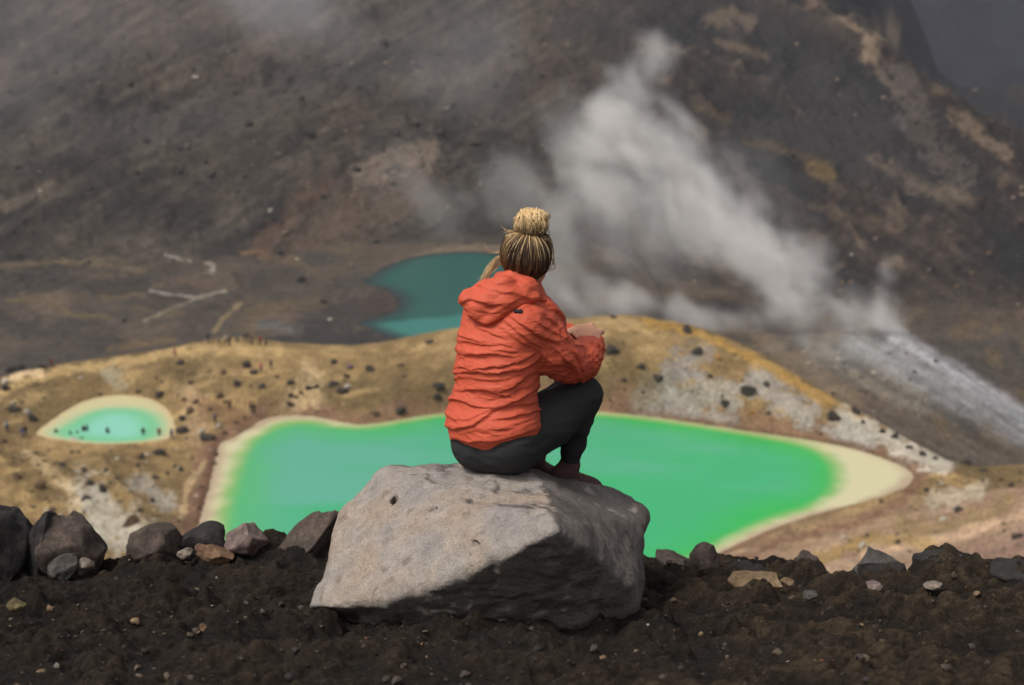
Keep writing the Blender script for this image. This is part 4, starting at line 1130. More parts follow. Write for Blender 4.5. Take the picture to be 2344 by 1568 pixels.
lay = fold_field(U1, V1, HOODF, 15.0, 6.0, 3.0 * fbm(U1 / 18, V1 / 18, octv=2, seed=3)) * 0.014
lay = lay + 0.0016 * fbm(U1 / 14, V1 / 8, octv=2, seed=5) + 0.005 * fbm(V_[:, 0] / .08, V_[:, 1] / .08, V_[:, 2] / .06, octv=1, seed=7)
V_ = V_ + N_ * (lay - 0.004)[:, None]; V_[:, 2] -= lay * 0.4; V_ = relax(V_, F_, 1, 0.3)
part('hood', V_, F_, M_jack, jacket)
tf = Field(P(1186, 714, 4.74) - 0.04, P(1186, 714, 4.74) + 0.04, 0.002)
tf.cone(P(1179, 712, 4.745), P(1192, 714, 4.745), 0.006, 0.008, 0.001); tf.cone(P(1192, 709, 4.745), P(1190, 719, 4.745), 0.004, 0.005, 0.003)
V_, F_ = tf.mesh()
part('toggle', V_, F_, M_legg, jacket)

# hair
M_hair = None
m = NT('hair'); co = m.coord(); nH = m.noise(co, 120, 3, 0.6)
M_hair = m.fin(m.mix(1.0, m.attr('tint'), m.ramp(nH, [(0.3, G(0.8)), (0.7, G(1.2))]), 'MULTIPLY'), None, 0.45, 0.35)
HC = P(1209, 590, 4.945)
cap = Field(HC - 0.15, HC + 0.15, 0.004)
cap.ell(HC - hf * 0.012 + hu * 0.006, (0.080, 0.092, 0.096), HR, 0.0)
cap.ell(HC - hf * 0.035 - hu * 0.055, (0.052, 0.045, 0.045), HR, 0.02)
CX, CY, CZ = np.meshgrid(*cap.ax, indexing='ij', copy=False)
fc = ((CX - HC[0]) * hf[0] + (CY - HC[1]) * hf[1] + (CZ - HC[2]) * hf[2]); uc = ((CX - HC[0]) * hu[0] + (CY - HC[1]) * hu[1] + (CZ - HC[2]) * hu[2])
cap.F = np.maximum(cap.F, fc - 0.045 - uc * 0.45).astype(np.float32)
V_, F_ = cap.mesh(); V_ = relax(V_, F_, 1)
hair = part('hair', V_, F_, M_hair, person, np.tile(np.array(srgb(70, 56, 44)), (len(V_), 1)))

def tubes(paths, rad, cols, sides=4):
    Vs, Fs, Cs, off = [], [], [], 0
    for p, r, c in zip(paths, rad, cols):
        n = len(p); t = np.gradient(p, axis=0); t /= np.linalg.norm(t, axis=1)[:, None] + 1e-9
        a = np.cross(t, [0.3, 0.2, 0.93]); a /= np.linalg.norm(a, axis=1)[:, None] + 1e-9; b = np.cross(t, a)
        th = np.arange(sides) * 2 * math.pi / sides
        ring = p[:, None, :] + (a[:, None, :] * np.cos(th)[None, :, None] + b[:, None, :] * np.sin(th)[None, :, None]) * r[:, None, None]
        Vs.append(ring.reshape(-1, 3)); Cs.append(np.repeat(c, sides, 0))
        i = np.arange(n - 1)[:, None] * sides; j = np.arange(sides)[None, :]; j2 = (j + 1) % sides
        Fs.append(np.stack([i + j, i + j2, i + sides + j2, i + sides + j], -1).reshape(-1, 4) + off); off += n * sides
    return np.concatenate(Vs), np.concatenate(Fs), np.concatenate(Cs)
BL = np.array(srgb(238, 206, 154)); BL2 = np.array(srgb(192, 148, 92)); DKH = np.array(srgb(66, 50, 40)); MDH = np.array(srgb(112, 82, 56))
rg = np.random.default_rng(5)
BUN = P(1217, 520, 4.925)
bdir = BUN - np.array([0, 0, 0.03]) - HC; bdir /= np.linalg.norm(bdir)
bl_ = HR.T @ bdir
paths, rads, cs_ = [], [], []
ts = np.linspace(0, 1, 16)
for i in range(2400):
    az = rg.uniform(0, 2 * math.pi); pol = rg.uniform(1.75, 2.25)
    # local frame: x right, y forward, z up
    e1 = np.cross(bl_, [0, 1, 0]); e1 /= np.linalg.norm(e1); e2 = np.cross(bl_, e1)
    s0 = bl_ * math.cos(pol) + (e1 * math.cos(az) + e2 * math.sin(az)) * math.sin(pol)
    if s0[1] > 0.15: pol = rg.uniform(0.9, 1.35); s0 = bl_ * math.cos(pol) + (e1 * math.cos(az) + e2 * math.sin(az)) * math.sin(pol)
    om = math.acos(np.clip(s0 @ bl_, -1, 1))
    sway = rg.normal(0, 0.13)
    dirs = (np.sin((1 - ts) * om)[:, None] * s0 + np.sin(ts * om)[:, None] * bl_) / math.sin(om)
    dirs = dirs + np.cross(bl_, s0)[None, :] * (sway * np.sin(ts * math.pi))[:, None]
    dirs /= np.linalg.norm(dirs, axis=1)[:, None]
    lift = rg.uniform(0.0, 0.010) + 0.012 * rg.random() ** 6
    rr = np.array([0.081, 0.094, 0.098])[None, :] + lift * np.sin(ts * math.pi * 0.9 + 0.2)[:, None]
    low = np.clip(-dirs[:, 2] - 0.35, 0, 1)[:, None]
    loc = dirs * (rr - low * np.array([0.05, 0.02, -0.01]))
    p = HC - hf * 0.012 + hu * 0.004 + loc @ HR.T
    paths.append(p); rads.append(0.0012 * np.sin(np.clip(ts * 0.9 + 0.1, 0, 1) * math.pi) ** 0.4 + 0.0003)
    streak = (vnoise(np.array([az * 2.3]), np.array([3.3]), seed=12)[0] > 0.2) and rg.random() < 0.55
    w = np.clip(smooth(0.55, 1.0, ts) * 0.8 + (0.8 * smooth(0.28, 0.62, ts) if streak else 0) + rg.normal(0, 0.05), 0, 1)
    dk_ = DKH if rg.random() < 0.6 else MDH
    cs_.append(dk_ + ((BL if streak or rg.random() < 0.4 else BL2) - dk_) * w[:, None])
V_, F_, c_ = tubes(paths, rads, cs_)
part('strands', V_, F_, M_hair, hair, c_)
# bun
bfld = Field(BUN - 0.08, BUN + 0.08, 0.0035); bfld.ell(BUN, (0.044, 0.044, 0.040), None, 0); V_, F_ = bfld.mesh()
bun = part('bun', V_, F_, M_hair, hair, np.tile(MDH, (len(V_), 1)))
paths, rads, cs_ = [], [], []
ts = np.linspace(0, 1, 22)
for i in range(1700):
    th = rg.normal(-0.1, 0.4) if rg.random() < 0.8 else rg.uniform(0, 6.28); tilt = rg.normal(0, 0.15)
    # locks that climb from the base, roll over the top and tuck in on the other side
    ax = np.array([math.cos(th), math.sin(th), tilt]); ax /= np.linalg.norm(ax)
    e1 = np.array([0, 0, 1.0]) - ax * ax[2]; e1 /= np.linalg.norm(e1); e2 = np.cross(ax, e1)
    a0 = rg.uniform(-2.5, -1.4); sp = rg.uniform(1.6, 3.9); off_ = rg.uniform(-0.75, 0.75)
    an = a0 + ts * sp
    d = e1[None] * np.cos(an)[:, None] + e2[None] * np.sin(an)[:, None] + ax[None] * (off_ + 0.12 * np.sin(ts * 4 + i))[:, None]
    d /= np.linalg.norm(d, axis=1)[:, None]
    R_ = np.array([0.049, 0.047, 0.044]) * (1 + rg.uniform(-0.05, 0.10)) + (0.026 * rg.random() ** 6) * np.sin(ts * math.pi)[:, None]
    lump = 1 + 0.22 * fbm(d[:, 0] * 1.6 + 5, d[:, 1] * 1.6, d[:, 2] * 1.6, octv=2, seed=77)
    p = BUN + d * R_ * lump[:, None]
    paths.append(p); rads.append(0.0012 * np.sin(ts * math.pi) ** 0.5 + 0.0003)
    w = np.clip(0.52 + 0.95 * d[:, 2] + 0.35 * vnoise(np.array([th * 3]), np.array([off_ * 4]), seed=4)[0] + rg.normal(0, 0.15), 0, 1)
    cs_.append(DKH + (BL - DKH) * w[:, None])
V_, F_, c_ = tubes(paths, rads, cs_)
part('coils', V_, F_, M_hair, bun, c_)
# loose wisps
paths, rads, cs_ = [], [], []
def wisp(pts, n, spread, rad=0.0009, col=BL):
    for i in range(n):
        q = []
        for j, (x, y, Yw) in enumerate(pts):
            s = spread * (0.25 + 0.75 * j / (len(pts) - 1))
            q.append(P(x + rg.normal(0, s), y + rg.normal(0, s), Yw + rg.normal(0, 0.01)))
        q = np.array(q); t = np.linspace(0, len(q) - 1, 14); k = np.clip(t.astype(int), 0, len(q) - 2); f = (t - k)[:, None]
        m0 = np.gradient(q, axis=0)
        p = (2*f**3-3*f**2+1)*q[k] + (f**3-2*f**2+f)*m0[k] + (-2*f**3+3*f**2)*q[k+1] + (f**3-f**2)*m0[k+1]
        paths.append(p); rads.append(np.linspace(rad, rad * 0.3, 14)); w = np.clip(rg.normal(0.75, 0.2), 0, 1)
        cs_.append(np.tile(MDH + (col - MDH) * w, (14, 1)))
wisp([(1206, 552, 4.93), (1182, 538, 4.90), (1164, 542, 4.90), (1157, 562, 4.92)], 40, 5, 0.0012)
wisp([(1225, 552, 4.91), (1246, 546, 4.90), (1258, 556, 4.92), (1263, 574, 4.93)], 30, 4, 0.0012)
wisp([(1210, 548, 4.90), (1208, 560, 4.87), (1206, 575, 4.86), (1207, 592, 4.86)], 12, 5, 0.0011)
wisp([(1165, 585, 4.96), (1138, 592, 4.97), (1118, 618, 4.97), (1102, 645, 4.96)], 34, 5, 0.0011)
wisp([(1168, 600, 4.96), (1150, 600, 4.97), (1128, 612, 4.98), (1110, 640, 4.96)], 26, 5, 0.0011)
wisp([(1158, 570, 4.96), (1140, 578, 4.97), (1120, 575, 4.97), (1108, 562, 4.96)], 8, 4, 0.0007)
wisp([(1190, 545, 4.92), (1170, 530, 4.92), (1158, 532, 4.93), (1152, 522, 4.93)], 12, 4, 0.0008)
wisp([(1258, 585, 4.95), (1268, 600, 4.95), (1270, 614, 4.94), (1255, 620, 4.94)], 9, 3, 0.0007)
wisp([(1240, 560, 4.93), (1266, 578, 4.93), (1267, 598, 4.93), (1262, 606, 4.93)], 8, 3, 0.0007)
wisp([(1250, 520, 4.92), (1256, 530, 4.92), (1258, 545, 4.92), (1262, 556, 4.92)], 6, 3, 0.0007)
V_, F_, c_ = tubes(paths, rads, cs_, 3)
part('wisps', V_, F_, M_hair, hair, c_)

# ------------------------------------------------------------------ boulders lying on the slopes
far_mesh = {}
def far_rock(kind, var):
    k = (kind, var)
    if k not in far_mesh:
        v, f = rock_np(700 + var * 13, cuts=9, sub=2, rough=0.17)
        me = mesh_np('slope_boulder', v, f, False); me.materials.append(FM[kind]); far_mesh[k] = me
    return far_mesh[k]
FM = {'dark': rock_material('boulder_dark', srgb(46, 42, 38), srgb(62, 56, 50), srgb(84, 76, 66), 1.3),
      'brown': rock_material('boulder_brown', srgb(70, 54, 42), srgb(98, 78, 60), srgb(124, 102, 80), 1.3),
      'pale': rock_material('boulder_pale', srgb(130, 122, 110), srgb(178, 170, 156), srgb(206, 198, 182), 1.3),
      'orange': rock_material('boulder_orange', srgb(128, 92, 48), srgb(176, 132, 70), srgb(196, 156, 96), 1.3)}
LBL = {'dark': ('dark boulder lying on %s', 'dark boulders on %s'), 'brown': ('brown boulder lying on %s', 'brown boulders on %s'),
       'pale': ('whitish boulder lying on %s', 'whitish boulders on %s'), 'orange': ('orange boulder lying on %s', 'orange boulders on %s')}
PL = {'r': 'the ochre ridge behind the green lake', 'l': 'the ochre slope around the small round pool', 's': 'the sandy shore right of the green lake', 'm': 'the dark mountainside', 'v': 'the dark valley floor'}
FB = [(1405, 724, 6, 'dark', 'r'), (1574, 754, 12, 'dark', 'r'), (1597, 802, 11, 'dark', 'r'), (1401, 799, 15, 'dark', 'r'), (1508, 861, 11, 'dark', 'r'), (1466, 836, 8, 'dark', 'r'), (1646, 818, 8, 'orange', 'r'),
 (1626, 860, 7, 'dark', 'r'), (1714, 890, 15, 'dark', 'r'), (1704, 882, 9, 'pale', 'r'), (1752, 876, 8, 'dark', 'r'), (1908, 951, 15, 'dark', 'r'), (1958, 939, 11, 'dark', 'r'), (1660, 920, 9, 'dark', 'r'), (1856, 974, 6, 'pale', 'r'),
 (1723, 940, 6, 'orange', 'r'), (2111, 1037, 10, 'dark', 'r'), (2048, 997, 9, 'dark', 'r'), (2008, 1001, 7, 'pale', 'r'), (2080, 1022, 7, 'dark', 'r'), (2020, 985, 7, 'dark', 'r'), (1975, 965, 7, 'dark', 'r'), (2140, 1048, 6, 'dark', 'r'),
 (2211, 1058, 9, 'dark', 's'), (2193, 1164, 12, 'dark', 's'), (2161, 1186, 9, 'pale', 's'), (1931, 1229, 8, 'pale', 's'), (1974, 1247, 9, 'pale', 's'), (2315, 1110, 8, 'dark', 's'), (2251, 1075, 8, 'dark', 's'),
 (1985, 1225, 6, 'dark', 's'), (2055, 1240, 8, 'dark', 's'), (2290, 1095, 6, 'brown', 's'), (2120, 1120, 6, 'dark', 's'), (2330, 1225, 11, 'dark', 's'),
 (411, 829, 9, 'dark', 'l'), (564, 833, 12, 'dark', 'l'), (581, 852, 9, 'dark', 'l'), (544, 878, 9, 'dark', 'l'), (600, 881, 9, 'dark', 'l'), (666, 872, 9, 'dark', 'l'), (706, 886, 9, 'dark', 'l'), (724, 884, 7, 'dark', 'l'),
 (763, 878, 11, 'dark', 'l'), (782, 893, 12, 'dark', 'l'), (792, 884, 8, 'pale', 'l'), (848, 843, 10, 'dark', 'l'), (794, 860, 8, 'dark', 'l'), (765, 827, 8, 'dark', 'l'), (800, 838, 8, 'brown', 'l'), (916, 835, 7, 'brown', 'l'), (926, 860, 7, 'brown', 'l'),
 (1005, 884, 13, 'dark', 'l'), (1000, 905, 9, 'dark', 'l'), (984, 781, 8, 'dark', 'l'), (916, 935, 13, 'dark', 'l'), (858, 945, 9, 'brown', 'l'), (436, 874, 9, 'brown', 'l'), (366, 901, 11, 'dark', 'l'), (511, 850, 8, 'brown', 'l'), (635, 862, 6, 'brown', 'l'),
 (14, 887, 11, 'dark', 'l'), (12, 872, 7, 'pale', 'l'), (22, 845, 10, 'dark', 'l'), (40, 838, 10, 'dark', 'l'), (100, 838, 9, 'dark', 'l'), (435, 938, 13, 'brown', 'l'), (418, 957, 10, 'dark', 'l'), (419, 982, 12, 'dark', 'l'), (473, 997, 15, 'dark', 'l'),
 (462, 985, 9, 'pale', 'l'), (365, 1034, 15, 'dark', 'l'), (74, 955, 12, 'dark', 'l'), (62, 940, 8, 'pale', 'l'), (32, 932, 12, 'dark', 'l'), (34, 920, 7, 'pale', 'l'), (503, 903, 9, 'brown', 'l'), (663, 924, 8, 'dark', 'l'), (665, 904, 6, 'dark', 'l'),
 (688, 896, 6, 'brown', 'l'), (424, 913, 7, 'brown', 'l'), (448, 919, 8, 'brown', 'l'), (324, 1044, 9, 'dark', 'l'), (170, 1006, 10, 'pale', 'l'), (186, 1004, 9, 'dark', 'l'), (150, 998, 7, 'dark', 'l'), (300, 1192, 17, 'brown', 'l'),
 (234, 1117, 12, 'dark', 'l'), (206, 1104, 9, 'dark', 'l'), (192, 1073, 8, 'dark', 'l'), (415, 1073, 9, 'dark', 'l'), (400, 1066, 7, 'dark', 'l'), (143, 1063, 8, 'dark', 'l'), (175, 1180, 9, 'dark', 'l'), (489, 1059, 7, 'brown', 'l'), (195, 1138, 8, 'dark', 'l'),
 (349, 1143, 7, 'dark', 'l'), (94, 1110, 13, 'brown', 'l'), (356, 1092, 7, 'dark', 'l'), (244, 1073, 8, 'dark', 'l'), (385, 1082, 6, 'dark', 'l'), (480, 1120, 6, 'brown', 'l'), (455, 1160, 6, 'brown', 'l'), (120, 1165, 8, 'brown', 'l'), (492, 1035, 7, 'brown', 'l'), (140, 1178, 7, 'pale', 'l'),
 (320, 1166, 6, 'dark', 'l'), (10, 1010, 8, 'brown', 'l'), (40, 1090, 8, 'brown', 'l'), (540, 965, 7, 'brown', 'l'), (560, 955, 6, 'brown', 'l'), (515, 990, 7, 'brown', 'l'), (500, 975, 7, 'pale', 'l'),
 (310, 397, 9, 'dark', 'm'), (572, 282, 13, 'dark', 'm'), (770, 145, 9, 'dark', 'm'), (300, 192, 9, 'dark', 'm'), (705, 300, 12, 'dark', 'm'), (905, 300, 11, 'dark', 'm'), (1005, 300, 11, 'dark', 'm'), (1087, 325, 13, 'dark', 'm'), (817, 385, 10, 'dark', 'm'),
 (487, 400, 9, 'dark', 'm'), (140, 200, 9, 'dark', 'm'), (950, 280, 9, 'dark', 'm'), (282, 340, 8, 'dark', 'm'), (335, 320, 9, 'dark', 'm'), (690, 225, 9, 'dark', 'm'), (620, 480, 5, 'pale', 'm'), (447, 175, 5, 'pale', 'm'), (1130, 375, 10, 'dark', 'm'), (470, 370, 7, 'dark', 'm'),
 (1035, 240, 9, 'dark', 'm'), (880, 95, 9, 'dark', 'm'), (960, 150, 8, 'dark', 'm'), (410, 392, 7, 'dark', 'm'), (210, 430, 7, 'dark', 'm'), (820, 200, 8, 'dark', 'm'), (1130, 190, 8, 'dark', 'm'), (560, 400, 7, 'dark', 'm'), (120, 422, 5, 'pale', 'm'), (92, 436, 4, 'pale', 'm'),
 (640, 577, 7, 'dark', 'v'), (860, 552, 7, 'dark', 'v'), (285, 732, 6, 'dark', 'v'), (205, 601, 6, 'dark', 'v'), (1000, 562, 5, 'brown', 'v'), (690, 640, 9, 'dark', 'v'), (740, 690, 8, 'dark', 'v')]
i = 0; ROCKS = []
for x, y, s_, kd, pl_ in FB:
    p, n = on_land(x, y + s_ * 0.5)
    if p is None: continue
    r_ = s_ * p.y / FPX * 1.3
    o = bpy.data.objects.new('slope_boulder', far_rock(kd, i % 5)); C.objects.link(o)
    rr = random.Random(i); o.scale = (r_ * rr.uniform(0.9, 1.3), r_ * rr.uniform(0.8, 1.1), r_ * rr.uniform(0.75, 1.0))
    o.rotation_euler = (rr.uniform(-.3, .3), rr.uniform(-.3, .3), rr.uniform(0, 6.28)); o.location = p + Vector((0, 0, r_ * 0.2))
    o['px'] = (float(x), float(y)); ROCKS.append((o, x, y, s_, kd, pl_)); i += 1
LM = [('the group of hikers on the crest', 560, 785), ('the hiker in pink', 598, 842), ('the small round pool', 240, 960), ('the left end of the green lake', 500, 1080), ('the hiker in purple', 492, 958),
      ('the jacket of the seated person', 1040, 860), ('the elbow of the seated person', 1385, 840), ('the pale grey patch on the ridge', 1580, 890), ('the cream scree on the ridge', 2020, 995), ('the pale right tip of the green lake', 2090, 1090),
      ('the mauve hiker', 800, 840), ('the whitish gully at the lower left', 240, 1190), ('the teal tarn', 960, 680), ('the white streaks on the valley floor', 430, 640), ('the bun of the seated person', 1217, 515),
      ('the mist patch on the mountainside', 620, 60), ('the left border', 0, 900), ('the pinkish sandy shore', 1900, 1240), ('the rusty scree cone', 680, 480), ('the top of the steam plume', 1500, 100), ('the right border', 2344, 1150), ('the rounded top of the ridge', 1480, 727)]
ORD = ['closest', 'second closest', 'third closest', 'fourth closest', 'fifth closest', 'sixth closest', 'seventh closest', 'eighth closest', 'ninth closest', 'tenth closest', 'eleventh closest', 'twelfth closest']
cnt = {}
for o, x, y, s_, kd, pl_ in ROCKS:
    nm_, lx, ly = min(LM, key=lambda l: math.hypot(l[1] - x, l[2] - y))
    dx, dy = x - lx, y - ly
    dr = ('right of' if dx > 0 else 'left of') if abs(dx) > 1.2 * abs(dy) else ('below' if dy > 0 else 'above')
    sz_ = 'big' if s_ >= 12 else ('small' if s_ <= 7 else 'middling')
    key = (sz_, {'dark': 'dark', 'brown': 'brown', 'pale': 'whitish', 'orange': 'orange'}[kd], dr, nm_)
    cnt.setdefault(key, []).append((math.hypot(dx, dy), o, kd, pl_))
for (sz_, c_, dr, nm_), L_ in cnt.items():
    L_.sort(key=lambda t: t[0])
    for k, (dd, o, kd, pl_) in enumerate(L_):
        tag(o, '%s %s boulder %s %s' % (sz_, c_, dr, nm_) + ('' if len(L_) == 1 else ', %s to it' % ORD[k]), 'boulder', LBL[kd][1] % PL[pl_])
        del o['px']
# small stones filling the slopes, too many and too small to tell apart
sv, sf, scol, off = [], [], [], 0
sp_ = [rock_np(900 + q, cuts=6, sub=1, rough=0.1) for q in range(5)]
regs = [(0, 500, 1000, 1200, 260, 4.0), (0, 800, 850, 950, 240, 3.2), (1390, 2150, 780, 1040, 240, 3.2), (1900, 2340, 1070, 1300, 150, 3.4), (0, 1500, 100, 560, 700, 3.8), (600, 1150, 590, 800, 60, 3.4), (1500, 2340, 100, 700, 420, 4.0)]
for x0, x1, y0, y1, n_, sz in regs:
    for q in range(n_):
        x, y = RNG.uniform(x0, x1), RNG.uniform(y0, y1)
        p, nn_ = on_land(x, y)
        if p is None: continue
        pp = np.array([[p.x, p.y]])
        if p.y < 300 and (sdist(lakeP, pp[:, 0], pp[:, 1])[0] < 1.0 or sdist(poolP, pp[:, 0], pp[:, 1])[0] < 0.6): continue
        if p.y > 290 and sdist(tarnP, pp[:, 0], pp[:, 1])[0] < 1.0: continue
        s_ = sz * (0.5 + RNG.pareto(3.0)); s_ = min(s_, 8) * p.y / FPX
        v, f = sp_[q % 5]; dk = RNG.random()
        c_ = np.array(srgb(60, 54, 48)) if dk < 0.62 else (np.array(srgb(104, 86, 66)) if dk < 0.9 else np.array(srgb(176, 166, 150)))
        if y < 560: c_ = np.array(srgb(58, 55, 52)) if dk < 0.85 else np.array(srgb(120, 106, 92))
        sv.append(v * s_ * np.array([1.1, 0.9, 0.75]) + np.array(p)); sf.append(f + off); off += len(v); scol.append(np.tile(c_, (len(v), 1)))
me = mesh_np('scree', np.concatenate(sv), np.concatenate(sf), False); add_attr(me, 'tint', np.concatenate(scol))
tag(link('scree', me, M_grit), 'small dark stones strewn over the ochre and grey slopes', 'scree', kind='stuff')

# ------------------------------------------------------------------ hikers far below
def hiker_fields(pose):
    q = lambda x, y, z: np.array([x, y, z], float)
    f = lambda: Field((-0.5, -0.6, -0.05), (0.5, 0.6, 1.85), 0.032)
    b, t, l = f(), f(), f()
    if pose == 'sit':
        hip, chest, neck, head = 0.28, 0.68, 0.84, 1.0
        kn = [(-.12, .32, .5), (.12, .34, .48)]; ft = [(-.12, .42, .06), (.13, .46, .06)]
    else:
        st = 0.0 if pose == 'stand' else 0.24
        hip, chest, neck, head = 0.92, 1.32, 1.48, 1.64
        kn = [(-.10, st * .6 + .02, .5), (.10, -st * .3 + .02, .5)]; ft = [(-.11, st, .06), (.11, -st, .07)]
    lean = 0.10 if pose == 'sit' else 0.04
    C0, H0 = q(0, lean, chest), q(0, lean * 1.3, head)
    b.ell(H0, (.085, .10, .12), None, .02); b.cone(q(0, lean, neck), H0, .055, .055, .03); b.ell(C0, (.17, .11, .22), None, .05); b.ell(q(0, 0, hip), (.15, .12, .13), None, .06)
    t.ell(C0, (.215, .15, .24), None, .03); t.ell(q(0, .02, (hip + chest) / 2), (.185, .14, .2), None, .06)
    l.ell(q(0, 0, hip), (.185, .15, .14), None, .03)
    for s, k_, f_ in ((-1, kn[0], ft[0]), (1, kn[1], ft[1])):
        b.chain([(q(.09 * s, 0, hip), .085), (q(*k_), .055), (q(*f_), .045)], .03); b.cone(q(*f_), q(f_[0], f_[1] + .14, .04), .045, .04, .02)
        l.chain([(q(.09 * s, 0, hip), .115), (q(*k_), .08), (q(f_[0], f_[1], f_[2] + .08), .065)], .03)
        e_ = q(.27 * s, lean + .02, chest - .12); h_ = q(.25 * s, lean + .18, chest - (.32 if pose != 'sit' else .2))
        b.chain([(q(.18 * s, lean, chest + .12), .06), (e_, .045), (h_, .04)], .03); b.ell(h_ + q(0, .05, -.05), (.035, .05, .06), None, .02)
        t.chain([(q(.18 * s, lean, chest + .12), .085), (e_, .07), (h_ + q(0, -.02, .02), .058)], .03)
    bp = f(); bp.ell(q(0, lean - .22, chest - .02), (.15, .10, .24), None, .02)
    hr = f(); hr.ell(H0 + q(0, -.015, .03), (.10, .11, .115), None, .01)
    return [(n_, *fl.mesh()) for n_, fl in (('body', b), ('jacket', t), ('trousers', l), ('backpack', bp), ('hat', hr))]
def rot_up(V): return V
M_sk2 = colour_material('hiker_skin', srgb(190, 146, 120), 0.7, 6, 0.1, 0.01)
M_obj = colour_material('hiker_cloth', (0.1, 0.1, 0.1), 0.85, 9, 0.3, 0.02, 0.15, 0.2, objcol=True)
HK = {}
for pose in ('stand', 'walk', 'sit'):
    HK[pose] = []
    for n_, V_, F_ in hiker_fields(pose):
        me = mesh_np('hiker_' + n_, V_, F_); me.materials.append(M_sk2 if n_ == 'body' else M_obj); HK[pose].append((n_, me))
NV, BKc, GY_, RD, PK, WH, BLc, TL = (38, 42, 56), (40, 38, 38), (104, 100, 98), (132, 60, 56), (186, 96, 104), (196, 192, 188), (58, 76, 122), (44, 86, 92)
HIK = [  # x, y of the feet, jacket, trousers, pose, label
 (477, 785, NV, BKc, 'walk', 'dark blue clad hiker at the left end of the group on the ridge crest'),
 (502, 789, GY_, BKc, 'walk', 'hiker in grey, second from the left on the ridge crest'),
 (517, 787, WH, BKc, 'stand', 'hiker in white on the ridge crest'),
 (526, 794, BKc, BKc, 'stand', 'hiker in black standing lowest in front of the white clad one on the ridge crest'),
 (543, 785, TL, BKc, 'stand', 'hiker in teal left of the middle of the group on the ridge crest'),
 (560, 784, NV, NV, 'stand', 'dark clad hiker left of the tight pair in the middle of the ridge crest'),
 (567, 784, BKc, GY_, 'stand', 'dark clad hiker in grey trousers in the middle of the ridge crest'),
 (578, 790, BKc, NV, 'walk', 'black clad hiker right of the tight pair on the ridge crest'),
 (596, 791, RD, BKc, 'stand', 'hiker in dark red, second from the right on the ridge crest'),
 (609, 793, GY_, BKc, 'stand', 'hiker in grey at the right end of the group on the ridge crest'),
 (598, 853, PK, GY_, 'stand', 'hiker in pink on the ochre slope below the ridge crest group'),
 (621, 847, BKc, BKc, 'stand', 'black clad hiker just right of the one in pink on the ochre slope'),
 (492, 970, (112, 84, 118), BKc, 'walk', 'hiker in purple between the small pool and the green lake'),
 (526, 940, (120, 72, 60), BKc, 'walk', 'hiker in brown above the one in purple'),
 (573, 943, (110, 48, 62), BKc, 'walk', 'hiker in dark red above the left shore of the green lake'),
 (581, 950, BKc, BKc, 'stand', 'black clad hiker beside the dark red one above the left lake shore'),
 (247, 1003, BKc, BKc, 'stand', 'hiker standing alone against the middle of the small pool'),
 (329, 1004, BKc, TL, 'stand', 'hiker standing alone against the right half of the small pool'),
 (365, 1003, RD, BKc, 'stand', 'hiker in dark red at the right end of the small pool'),
 (394, 1008, BLc, GY_, 'walk', 'hiker in blue on the pale rim right of the small pool'),
 (201, 996, TL, BKc, 'stand', 'hiker in teal standing over the seated group at the small pool'),
 (193, 998, BKc, BKc, 'stand', 'black clad hiker standing left of the teal one at the small pool'),
 (177, 1000, NV, BKc, 'sit', 'dark blue clad hiker sitting at the small pool right of the one in black'),
 (163, 1001, BKc, BKc, 'sit', 'black clad hiker sitting at the small pool, middle of the seated group'),
 (130, 996, BKc, NV, 'sit', 'hiker sitting apart at the left end of the small pool'),
 (52, 1003, BLc, NV, 'walk', 'hiker in blue left of the small pool'),
 (60, 1000, BKc, BKc, 'walk', 'black clad hiker beside the blue one left of the small pool'),
 (17, 990, WH, NV, 'walk', 'hiker in white at the far left edge of the ochre slope'),
 (119, 844, RD, BKc, 'walk', 'hiker in red on the pale crest at the far left'),
 (401, 818, PK, BKc, 'walk', 'small hiker in pale pink on the crest left of the big group'),
 (800, 846, (126, 96, 128), BKc, 'sit', 'hiker in mauve sitting on the ochre slope left of the person in orange'),
]
for i, (x, y, jc, tc, pose, lab) in enumerate(HIK):
    p, n = on_land(x, y)
    if p is None or p.y > 262:
        for dy in range(1, 14):
            p, n = on_land(x, y + dy)
            if p is not None and p.y < 262: break
    root = link('person', None, loc=tuple(p)); tag(root, lab, 'person', 'hikers on the ochre slopes')
    rr = random.Random(40 + i); root.rotation_euler = (0, 0, rr.uniform(0, 6.28)); sc_ = rr.uniform(1.0, 1.14); root.scale = (sc_,) * 3
    for n_, me in HK[pose]:
        if n_ == 'backpack' and (pose == 'sit' or rr.random() < 0.4): continue
        o = bpy.data.objects.new(n_, me); C.objects.link(o); o.parent = root
        c_ = {'jacket': jc, 'trousers': tc, 'backpack': BKc if rr.random() < .6 else BLc, 'hat': (54, 44, 38)}.get(n_, jc)
        o.color = (*srgb(*c_), 1)

# ------------------------------------------------------------------ steam
def vol_material(name, col, dens, aniso=0.2):
    m = bpy.data.materials.new(name); m.use_nodes = True; t = m.node_tree; t.nodes.clear()
    o = t.nodes.new('ShaderNodeOutputMaterial'); v = t.nodes.new('ShaderNodeVolumePrincipled')
    v.inputs['Color'].default_value = (*col, 1); v.inputs['Density'].default_value = dens; v.inputs['Anisotropy'].default_value = aniso
    v.inputs['Density Attribute'].default_value = 'density'
    t.links.new(v.outputs[0], o.inputs['Volume']); return m

